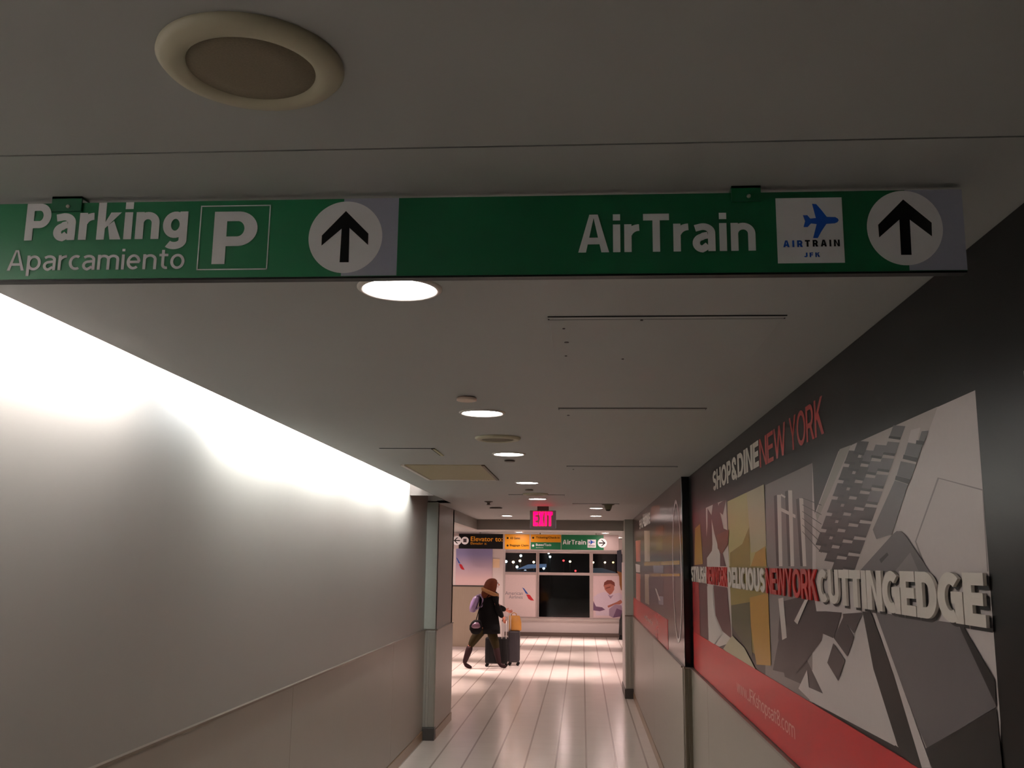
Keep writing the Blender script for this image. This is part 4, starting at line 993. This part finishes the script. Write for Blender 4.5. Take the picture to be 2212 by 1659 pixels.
# man poster in the right window
mp = thing('window_poster', (0.95, YF-0.02, 1.02), 'window poster of a red-haired man in white shirt', 'poster')
MB().box(0.285, 1.62, YF-0.004, YF, 0.49, 1.575, mat('ad_pale', (222, 198, 200), .4)).build('poster_sheet', mp)
P1 = {'hair': (122, 58, 46), 'skin': (176, 106, 90), 'shirt': (214, 196, 210), 'shade': (160, 134, 156), 'purple': (110, 78, 108)}
g = MB()
def mpoly(c, pts, l):
    g.poly([(x, YF-0.005-0.0006*l, z) for x, z in pts], mat('man_'+c, P1[c], .4))
mpoly('shirt', [(0.30, 1.02), (0.40, 1.10), (0.58, 1.16), (0.74, 1.10), (0.98, 1.14), (1.06, 1.05), (1.10, 0.55), (0.36, 0.55)], 0)
mpoly('hair', [(0.56, 1.30), (0.58, 1.40), (0.66, 1.46), (0.77, 1.46), (0.85, 1.40), (0.86, 1.31), (0.80, 1.28), (0.66, 1.24)], 1)
mpoly('skin', [(0.57, 1.32), (0.62, 1.34), (0.74, 1.37), (0.84, 1.32), (0.84, 1.22), (0.78, 1.12), (0.72, 1.08), (0.66, 1.14), (0.59, 1.22)], 2)
mpoly('hair', [(0.62, 1.26), (0.74, 1.30), (0.74, 1.27), (0.62, 1.235)], 3)
mpoly('shade', [(0.66, 1.10), (0.74, 1.05), (0.82, 1.08), (0.74, 0.98)], 2)
mpoly('skin', [(0.66, 0.80), (0.90, 0.90), (1.0, 0.96), (1.06, 0.90), (0.98, 0.84), (0.86, 0.84), (0.68, 0.75)], 3)
mpoly('shade', [(0.70, 0.72), (0.86, 0.84), (1.02, 0.82), (1.08, 0.60), (0.80, 0.50), (0.70, 0.55)], 2)
mpoly('purple', [(0.29, 0.92), (0.36, 0.78), (0.52, 0.76), (0.60, 0.70), (0.46, 0.66), (0.29, 0.68)], 2)
mpoly('purple', [(0.90, 0.74), (1.06, 0.68), (1.05, 0.54), (0.80, 0.50)], 3)
g.build('printed_figure', mp)
bn = thing('hanging_banner', (1.0, 25.6, 1.2), 'narrow hanging banner, dark blue above and brown below, by the right pillar', 'banner')
MB().prism([(0.905, 25.6, 2.22), (1.02, 25.6, 2.25), (1.03, 25.6, 1.66), (0.90, 25.6, 1.70)], (0, .012, 0), mat('banner_blue', (44, 46, 60), .5)).build('blue_cloth', bn)
MB().prism([(0.90, 25.6, 1.70), (1.03, 25.6, 1.66), (1.06, 25.6, 1.18), (1.0, 25.6, 1.22), (0.965, 25.6, 1.35), (0.955, 25.6, 1.56)], (0, .012, 0), mat('banner_brown', (132, 82, 34), .5)).build('brown_cloth', bn)
MB().tube([(0.90, 25.606, 2.24), (1.2, 25.606, 2.26)], 0.01, STEEL, 8).build('rod', bn)
MB().tube([(1.15, 25.606, 2.256), (1.15, 25.606, HC)], 0.006, STEEL, 6).build('hanger', bn)

# ---------------------------------------------------------------- luggage
def suitcase(nm, x0, x1, y0, y1, z0, z1, m, label, rods, zt, yr):
    t = thing(nm, ((x0+x1)/2, (y0+y1)/2, 0), label, 'suitcase')
    MB().box(x0, x1, y0, y1, z0, z1, m).build('shell', t, bevel=0.03)
    r = MB()
    for k in (0.2, 0.4, 0.6, 0.8):
        xx = x0+(x1-x0)*k
        r.box(xx-0.006, xx+0.006, y0-0.004, y0+0.01, z0+0.05, z1-0.05, m)
    r.build('ribs', t, bevel=0.002)
    for xx in (x0+0.03, x1-0.03):
        for yy_ in (y0+0.04, y1-0.04):
            w_ = MB(); w_.lathe([(0.012, -0.012), (0.028, -0.010), (0.028, 0.010), (0.012, 0.012)], (xx, yy_, 0.028), SBLACK, 16, axis='Y')
            w_.box(xx-0.014, xx+0.014, yy_-0.014, yy_+0.014, 0.03, z0+0.01, SBLACK)
            w_.build('wheel', t)
    h_ = MB()
    for xx in rods:
        h_.tube([(xx, yr, z1-0.02), (xx, yr, zt)], 0.008, mat('rod_silver', (206, 200, 196), .3, .3), 10)
    h_.tube([(rods[0], yr, zt), (rods[-1], yr, zt)], 0.014, SBLACK, 10)
    h_.build('telescopic_handle', t)
    return t
BLK = mat('case_black', (14, 11, 12), 0.6, spec=.25, bump=0.2, scale=300)
suitcase('suitcase', -1.775, -1.365, 18.16, 18.40, 0.06, 0.525, BLK, 'black suitcase wheeled beside the walking person', (-1.468, -1.39), 0.83, 18.17)
suitcase('suitcase', -1.378, -1.165, 18.46, 18.72, 0.06, 0.625, mat('case_grey', (48, 43, 47), .6, bump=.2, scale=300), 'dark grey suitcase with a tan bag standing on top', (-1.372, -1.335), 0.97, 18.50)
tb = thing('tote_bag', (-1.27, 18.6, 0.627), 'tan brown bag sitting on top of the dark grey suitcase', 'bag')
TAN = mat('tan_leather', (196, 138, 62), 0.55, var=.08)
MB().loft([(-1.262, 18.60, 0.627, .118, .09), (-1.262, 18.60, 0.65, .126, .10), (-1.265, 18.60, .78, .125, .095), (-1.275, 18.60, .88, .108, .06), (-1.278, 18.60, .90, .10, .03)], TAN, 28).build('bag_body', tb)
MB().tube([(-1.33, 18.60, .88), (-1.32, 18.60, .935), (-1.28, 18.60, .955), (-1.24, 18.60, .935), (-1.23, 18.60, .88)], 0.008, TAN, 8).build('strap', tb)

# ---------------------------------------------------------------- people
def skin_mesh(name, chains, material, parent, sub=1, mats=None):
    """chains: list of lists of (point, radius); first chain holds the root; a chain may begin at an earlier point"""
    pts, edges, rad = [], [], []
    def idx(p, r):
        for i, q in enumerate(pts):
            if (Vector(q)-Vector(p)).length < 1e-5:
                return i
        pts.append(tuple(p)); rad.append(r)
        return len(pts)-1
    for ch in chains:
        prev = None
        for p, r in ch:
            i = idx(p, r)
            if prev is not None and prev != i:
                edges.append((prev, i))
            prev = i
    o0 = parent['_o']
    me = bpy.data.meshes.new(name)
    me.from_pydata([tuple(Vector(p)-Vector(o0)) for p in pts], edges, [])
    ob = bpy.data.objects.new(name, me)
    COL.objects.link(ob)
    sk = ob.modifiers.new('skin', 'SKIN')
    sk.use_smooth_shade = True
    if not me.skin_vertices:
        bm = bmesh.new(); bm.from_mesh(me); bm.verts.layers.skin.verify(); bm.to_mesh(me); bm.free()
    for i, sv in enumerate(me.skin_vertices[0].data):
        sv.radius = (rad[i], rad[i])
        sv.use_root = (i == 0)
    ss = ob.modifiers.new('sub', 'SUBSURF'); ss.levels = sub; ss.render_levels = sub
    dg = bpy.context.evaluated_depsgraph_get(); dg.update()
    nm = bpy.data.meshes.new_from_object(ob.evaluated_get(dg))
    bpy.data.objects.remove(ob)
    nm.name = name
    nm.materials.clear(); nm.materials.append(material)
    for p in nm.polygons: p.use_smooth = True
    o = bpy.data.objects.new(name, nm); COL.objects.link(o)
    o.parent = parent; o['_o'] = list(o0)
    return o

SKIN = mat('skin', (196, 120, 96), 0.55)
def hand_chains(w, d, side):
    """palm and fingers from wrist point w towards direction d; side = direction of the thumb"""
    w, d, side = Vector(w), Vector(d).normalized(), Vector(side).normalized()
    nrm = d.cross(side).normalized()
    palm = w + d*0.05
    ch = [[(tuple(w), .019), (tuple(palm), .026)]]
    for k, L in ((-1.5, .052), (-0.5, .066), (0.5, .072), (1.5, .062)):
        b_ = palm + d*0.026 + side*0.0165*k
        ch.append([(tuple(palm), .026), (tuple(b_), .0095), (tuple(b_+d*L*.45+nrm*.010), .0085), (tuple(b_+d*L*.7+nrm*.032), .0075), (tuple(b_+d*L*.6+nrm*.052), .0065)])
    tb_ = w + d*0.022 + side*0.026
    ch.append([(tuple(w), .019), (tuple(tb_), .011), (tuple(tb_+d*.026+side*.018+nrm*.01), .0095), (tuple(tb_+d*.045+side*.016+nrm*.03), .008)])
    return ch

wo = thing('person', (-1.68, 17.95, 0), 'person with long brown hair and black fur-hooded coat striding past with luggage', 'person')
pel = (-1.70, 17.95, 0.82)
hipR, hipL = (-1.74, 17.88, 0.76), (-1.66, 18.02, 0.76)
body = [[(pel, .13), ((-1.70, 17.95, 1.0), .12), ((-1.69, 17.95, 1.17), .12), ((-1.675, 17.95, 1.28), .095), ((-1.655, 17.95, 1.36), .05), ((-1.635, 17.96, 1.42), .048), ((-1.615, 17.965, 1.485), .085), ((-1.625, 17.965, 1.535), .075)],
        [(pel, .13), (hipR, .095), ((-1.90, 17.86, .58), .078), ((-2.0, 17.84, .42), .050), ((-2.045, 17.84, .28), .045), ((-2.10, 17.84, .11), .036)],
        [(pel, .13), (hipL, .095), ((-1.63, 17.99, .58), .078), ((-1.56, 17.97, .42), .050), ((-1.54, 17.97, .26), .044), ((-1.50, 17.97, .10), .036)],
        [((-1.675, 17.95, 1.28), .095), ((-1.60, 17.86, 1.26), .042), ((-1.505, 17.815, 1.04), .034), ((-1.43, 18.02, .88), .024)],
        [((-1.675, 17.95, 1.28), .095), ((-1.63, 18.07, 1.26), .042), ((-1.545, 18.21, 1.09), .034), ((-1.415, 18.40, 1.01), .024)]]
wR, wL = (-1.43, 18.02, .88), (-1.415, 18.40, 1.01)
body += hand_chains(wR, (-0.05, 0.75, -0.45), (0.3, -0.3, 0.9))
body += hand_chains(wL, (0.45, 0.45, -0.25), (-0.3, 0.5, 0.8))
bo = skin_mesh('body', body, SKIN, wo, 1)
fc = MB()
fc.tube([(-1.535, 17.985, 1.50), (-1.515, 17.992, 1.472), (-1.530, 17.99, 1.462)], [.008, .013, .009], SKIN, 8)
fc.build('nose', wo)
fc = MB()
for dy in (-0.028, 0.030):
    fc.lathe([(0.002, -.008), (.010, 0), (.002, .008)], (-1.540, 17.985+dy, 1.507), mat('eye', (40, 30, 26), .3), 10, axis='X')
fc.build('eyes', wo)
MB().tube([(-1.540, 17.962, 1.44), (-1.532, 17.985, 1.438), (-1.540, 18.008, 1.44)], .006, mat('lips', (150, 60, 56), .4), 8).build('mouth', wo)
HAIR = mat('brown_hair', (82, 38, 18), 0.7, spec=.15, var=.35, scale=60)
hr = MB()
hr.loft([(-1.640, 17.94, 1.592, .02, .02), (-1.640, 17.94, 1.585, .055, .055), (-1.645, 17.925, 1.56, .092, .088), (-1.655, 17.92, 1.52, .112, .10), (-1.668, 17.91, 1.46, .122, .105), (-1.685, 17.895, 1.40, .128, .105), (-1.705, 17.875, 1.33, .125, .095), (-1.725, 17.855, 1.27, .10, .07), (-1.74, 17.84, 1.23, .06, .03)], HAIR, 28)
for k in range(26):
    a = random.uniform(-PI, 0.1); x = -1.655+.10*math.cos(a); y = 17.925+.10*math.sin(a)
    hr.tube([(x*1, y, 1.50), (x-.006, y-.006, 1.42), (x-.02, y-.008, 1.34), (x-.035+random.uniform(-.02, .02), y, 1.26+random.uniform(-.03, .03))], [.006, .011, .010, .003], HAIR, 6)
hr.build('hair', wo)
COAT = mat('black_coat', (7, 6, 7), 0.85, spec=.12, bump=.3, scale=200)
ct = MB()
ct.loft([(-1.66, 17.95, 1.385, .06, .06), (-1.665, 17.95, 1.35, .10, .09), (-1.675, 17.95, 1.315, .155, .13), (-1.69, 17.95, 1.25, .178, .155), (-1.70, 17.95, 1.12, .182, .165), (-1.705, 17.95, .98, .178, .165), (-1.70, 17.95, .85, .192, .17), (-1.69, 17.95, .72, .205, .175), (-1.685, 17.95, .61, .205, .17)], COAT, 32)
ct.build('coat', wo)
slv = MB()
slv.tube([(-1.60, 17.86, 1.29), (-1.565, 17.82, 1.22), (-1.53, 17.80, 1.10), (-1.495, 17.81, 1.0), (-1.445, 17.99, .895)], [.062, .072, .066, .060, .046], COAT, 14)
slv.build('sleeve', wo, sub=1)
slv = MB()
slv.tube([(-1.64, 18.06, 1.29), (-1.59, 18.14, 1.20), (-1.622, 18.21, 1.09), (-1.48, 18.27, 1.04), (-1.43, 18.39, 1.015)], [.062, .070, .064, .056, .044], COAT, 14)
slv.build('sleeve', wo, sub=1)
FUR = mat('fur_trim', (128, 90, 52), 0.9, var=.4, scale=90)
fu = MB()
for k in range(150):
    a = 2*PI*k/150
    cx, cy, cz = -1.672+.13*math.cos(a), 17.885+.12*math.sin(a), 1.345-.055*math.cos(a)
    for j in range(4):
        dx, dy, dz = [random.uniform(-1, 1) for _ in range(3)]
        L = .036
        fu.tube([(cx, cy, cz), (cx+dx*L, cy+dy*L, cz+dz*L)], [.007, .002], FUR, 4)
fu.tube([(-1.672+.13*math.cos(a), 17.885+.12*math.sin(a), 1.345-.055*math.cos(a)) for a in [2*PI*k/24 for k in range(25)]], .034, FUR, 8)
fu.build('fur_hood_trim', wo)
LEG = mat('olive_leggings', (38, 30, 8), 0.8, spec=.15)
lg = MB()
lg.tube([(-1.76, 17.88, .74), (-1.90, 17.86, .58), (-2.0, 17.84, .42), (-2.035, 17.84, .32)], [.105, .092, .072, .058], LEG, 16)
lg.build('leggings', wo, sub=1)
lg = MB()
lg.tube([(-1.66, 18.0, .74), (-1.63, 17.99, .58), (-1.56, 17.97, .42), (-1.545, 17.97, .30)], [.105, .092, .072, .058], LEG, 16)
lg.build('leggings', wo, sub=1)
BOOT = mat('dark_boot', (40, 19, 21), 0.7, spec=.2)
bt = MB()
bt.tube([(-2.005, 17.84, .41), (-2.045, 17.84, .29), (-2.085, 17.84, .17), (-2.112, 17.84, .10), (-2.09, 17.84, .065), (-2.03, 17.84, .035), (-1.97, 17.84, .02)], [.066, .064, .048, .044, .044, .036, .020], BOOT, 14)
bt.build('boot', wo, sub=1)
bt = MB()
bt.tube([(-1.56, 17.97, .41), (-1.54, 17.97, .28), (-1.51, 17.97, .16), (-1.495, 17.97, .09), (-1.47, 17.97, .055), (-1.41, 17.97, .04), (-1.36, 17.97, .03)], [.066, .062, .048, .044, .046, .036, .022], BOOT, 14)
bt.build('boot', wo, sub=1)

bp = thing('backpack', (-1.93, 17.86, 1.0), 'shiny lavender backpack slung at the walking person\'s back', 'backpack')
LAV = mat('lavender_nylon', (118, 98, 132), 0.35, var=.2, scale=12)
MB().loft([(-1.975, 17.84, .985, .03, .05), (-1.98, 17.84, 1.0, .055, .09), (-1.965, 17.84, 1.08, .072, .11), (-1.94, 17.84, 1.17, .075, .11), (-1.91, 17.84, 1.25, .062, .09), (-1.885, 17.84, 1.29, .03, .05)], LAV, 20).build('bag_body', bp)
MB().tube([(-1.90, 17.78, 1.28), (-1.84, 17.77, 1.31), (-1.79, 17.775, 1.22), (-1.81, 17.78, 1.10), (-1.91, 17.78, 1.04)], .016, LAV, 8).build('strap', bp)
hbag = thing('handbag', (-1.90, 17.76, .78), 'round black handbag with a mauve flap hanging at the person\'s hip', 'handbag')
MB().loft([(-1.90, 17.70, .61, .03, .02), (-1.90, 17.70, .625, .075, .05), (-1.90, 17.70, .69, .115, .06), (-1.90, 17.70, .76, .115, .055), (-1.89, 17.70, .82, .09, .045), (-1.88, 17.70, .86, .05, .02)], COAT, 24).build('bag_body', hbag)
MB().loft([(-1.895, 17.65, .715, .04, .012), (-1.895, 17.645, .74, .082, .02), (-1.89, 17.65, .78, .07, .025), (-1.885, 17.655, .82, .03, .02)], mat('mauve_flap', (96, 66, 84), .4), 20).build('flap', hbag)
MB().tube([(-1.90, 17.70, .85), (-1.85, 17.74, 1.05), (-1.76, 17.765, 1.20), (-1.68, 17.77, 1.30)], .008, COAT, 8).build('strap', hbag)

# second person, almost wholly behind the right pillar
p2 = thing('person', (1.24, 25.3, 0), 'person in black trousers almost hidden behind the right pillar at the far wall', 'person')
Y2 = 25.3
ch = [[((1.26, Y2, .90), .12), ((1.27, Y2, 1.1), .12), ((1.29, Y2, 1.28), .12), ((1.30, Y2, 1.40), .055), ((1.31, Y2, 1.50), .085), ((1.31, Y2, 1.58), .07)],
      [((1.26, Y2, .90), .12), ((1.18, Y2-.06, .82), .09), ((1.03, Y2-.06, .46), .062), ((0.985, Y2-.06, .10), .04)],
      [((1.26, Y2, .90), .12), ((1.30, Y2+.06, .82), .09), ((1.37, Y2+.06, .46), .062), ((1.42, Y2+.06, .08), .04)],
      [((1.29, Y2, 1.28), .12), ((1.24, Y2-.15, 1.24), .05), ((1.25, Y2-.2, 1.0), .04), ((1.33, Y2-.2, .80), .025)],
      [((1.29, Y2, 1.28), .12), ((1.33, Y2+.15, 1.24), .05), ((1.35, Y2+.2, 1.0), .04), ((1.43, Y2+.2, .80), .025)]]
ch += hand_chains((1.33, Y2-.2, .80), (0.2, 0, -1), (1, 0, .1)) + hand_chains((1.43, Y2+.2, .80), (0.2, 0, -1), (1, 0, .1))
skin_mesh('body', ch, SKIN, p2, 1)
TRS = mat('black_trousers', (18, 16, 20), .7)
t_ = MB()
t_.tube([(1.22, Y2-.04, .95), (1.17, Y2-.06, .80), (1.02, Y2-.06, .46), (0.975, Y2-.06, .11)], [.13, .115, .085, .06], TRS, 16)
t_.tube([(1.28, Y2+.04, .95), (1.31, Y2+.06, .80), (1.38, Y2+.06, .46), (1.42, Y2+.06, .10)], [.13, .115, .085, .06], TRS, 16)
t_.build('trousers', p2)
t_ = MB(); t_.loft([(1.26, Y2, .84, .15, .13), (1.27, Y2, 1.05, .15, .14), (1.285, Y2, 1.25, .17, .17), (1.295, Y2, 1.36, .09, .09)], TRS, 20)
t_.tube([(1.26, Y2-.12, 1.28), (1.24, Y2-.19, 1.05), (1.31, Y2-.2, .85)], [.07, .06, .045], TRS, 12)
t_.tube([(1.33, Y2+.12, 1.28), (1.35, Y2+.19, 1.05), (1.41, Y2+.2, .85)], [.07, .06, .045], TRS, 12)
t_.build('jacket', p2)
MB().loft([(1.31, Y2, 1.50, .09, .09), (1.305, Y2, 1.58, .10, .10), (1.305, Y2, 1.64, .07, .07), (1.305, Y2, 1.66, .02, .02)], mat('dark_hair', (40, 28, 22), .6), 18).build('hair', p2)
for (x, y) in ((0.985, Y2-.06), (1.42, Y2+.06)):
    MB().loft([(x+.05, y, 0.005, .12, .045), (x+.05, y, .03, .12, .045), (x+.02, y, .07, .08, .042), (x, y, .12, .05, .042)], SBLACK, 18).build('shoe', p2)

for o in bpy.data.objects:
    if '_o' in o.keys():
        del o['_o']
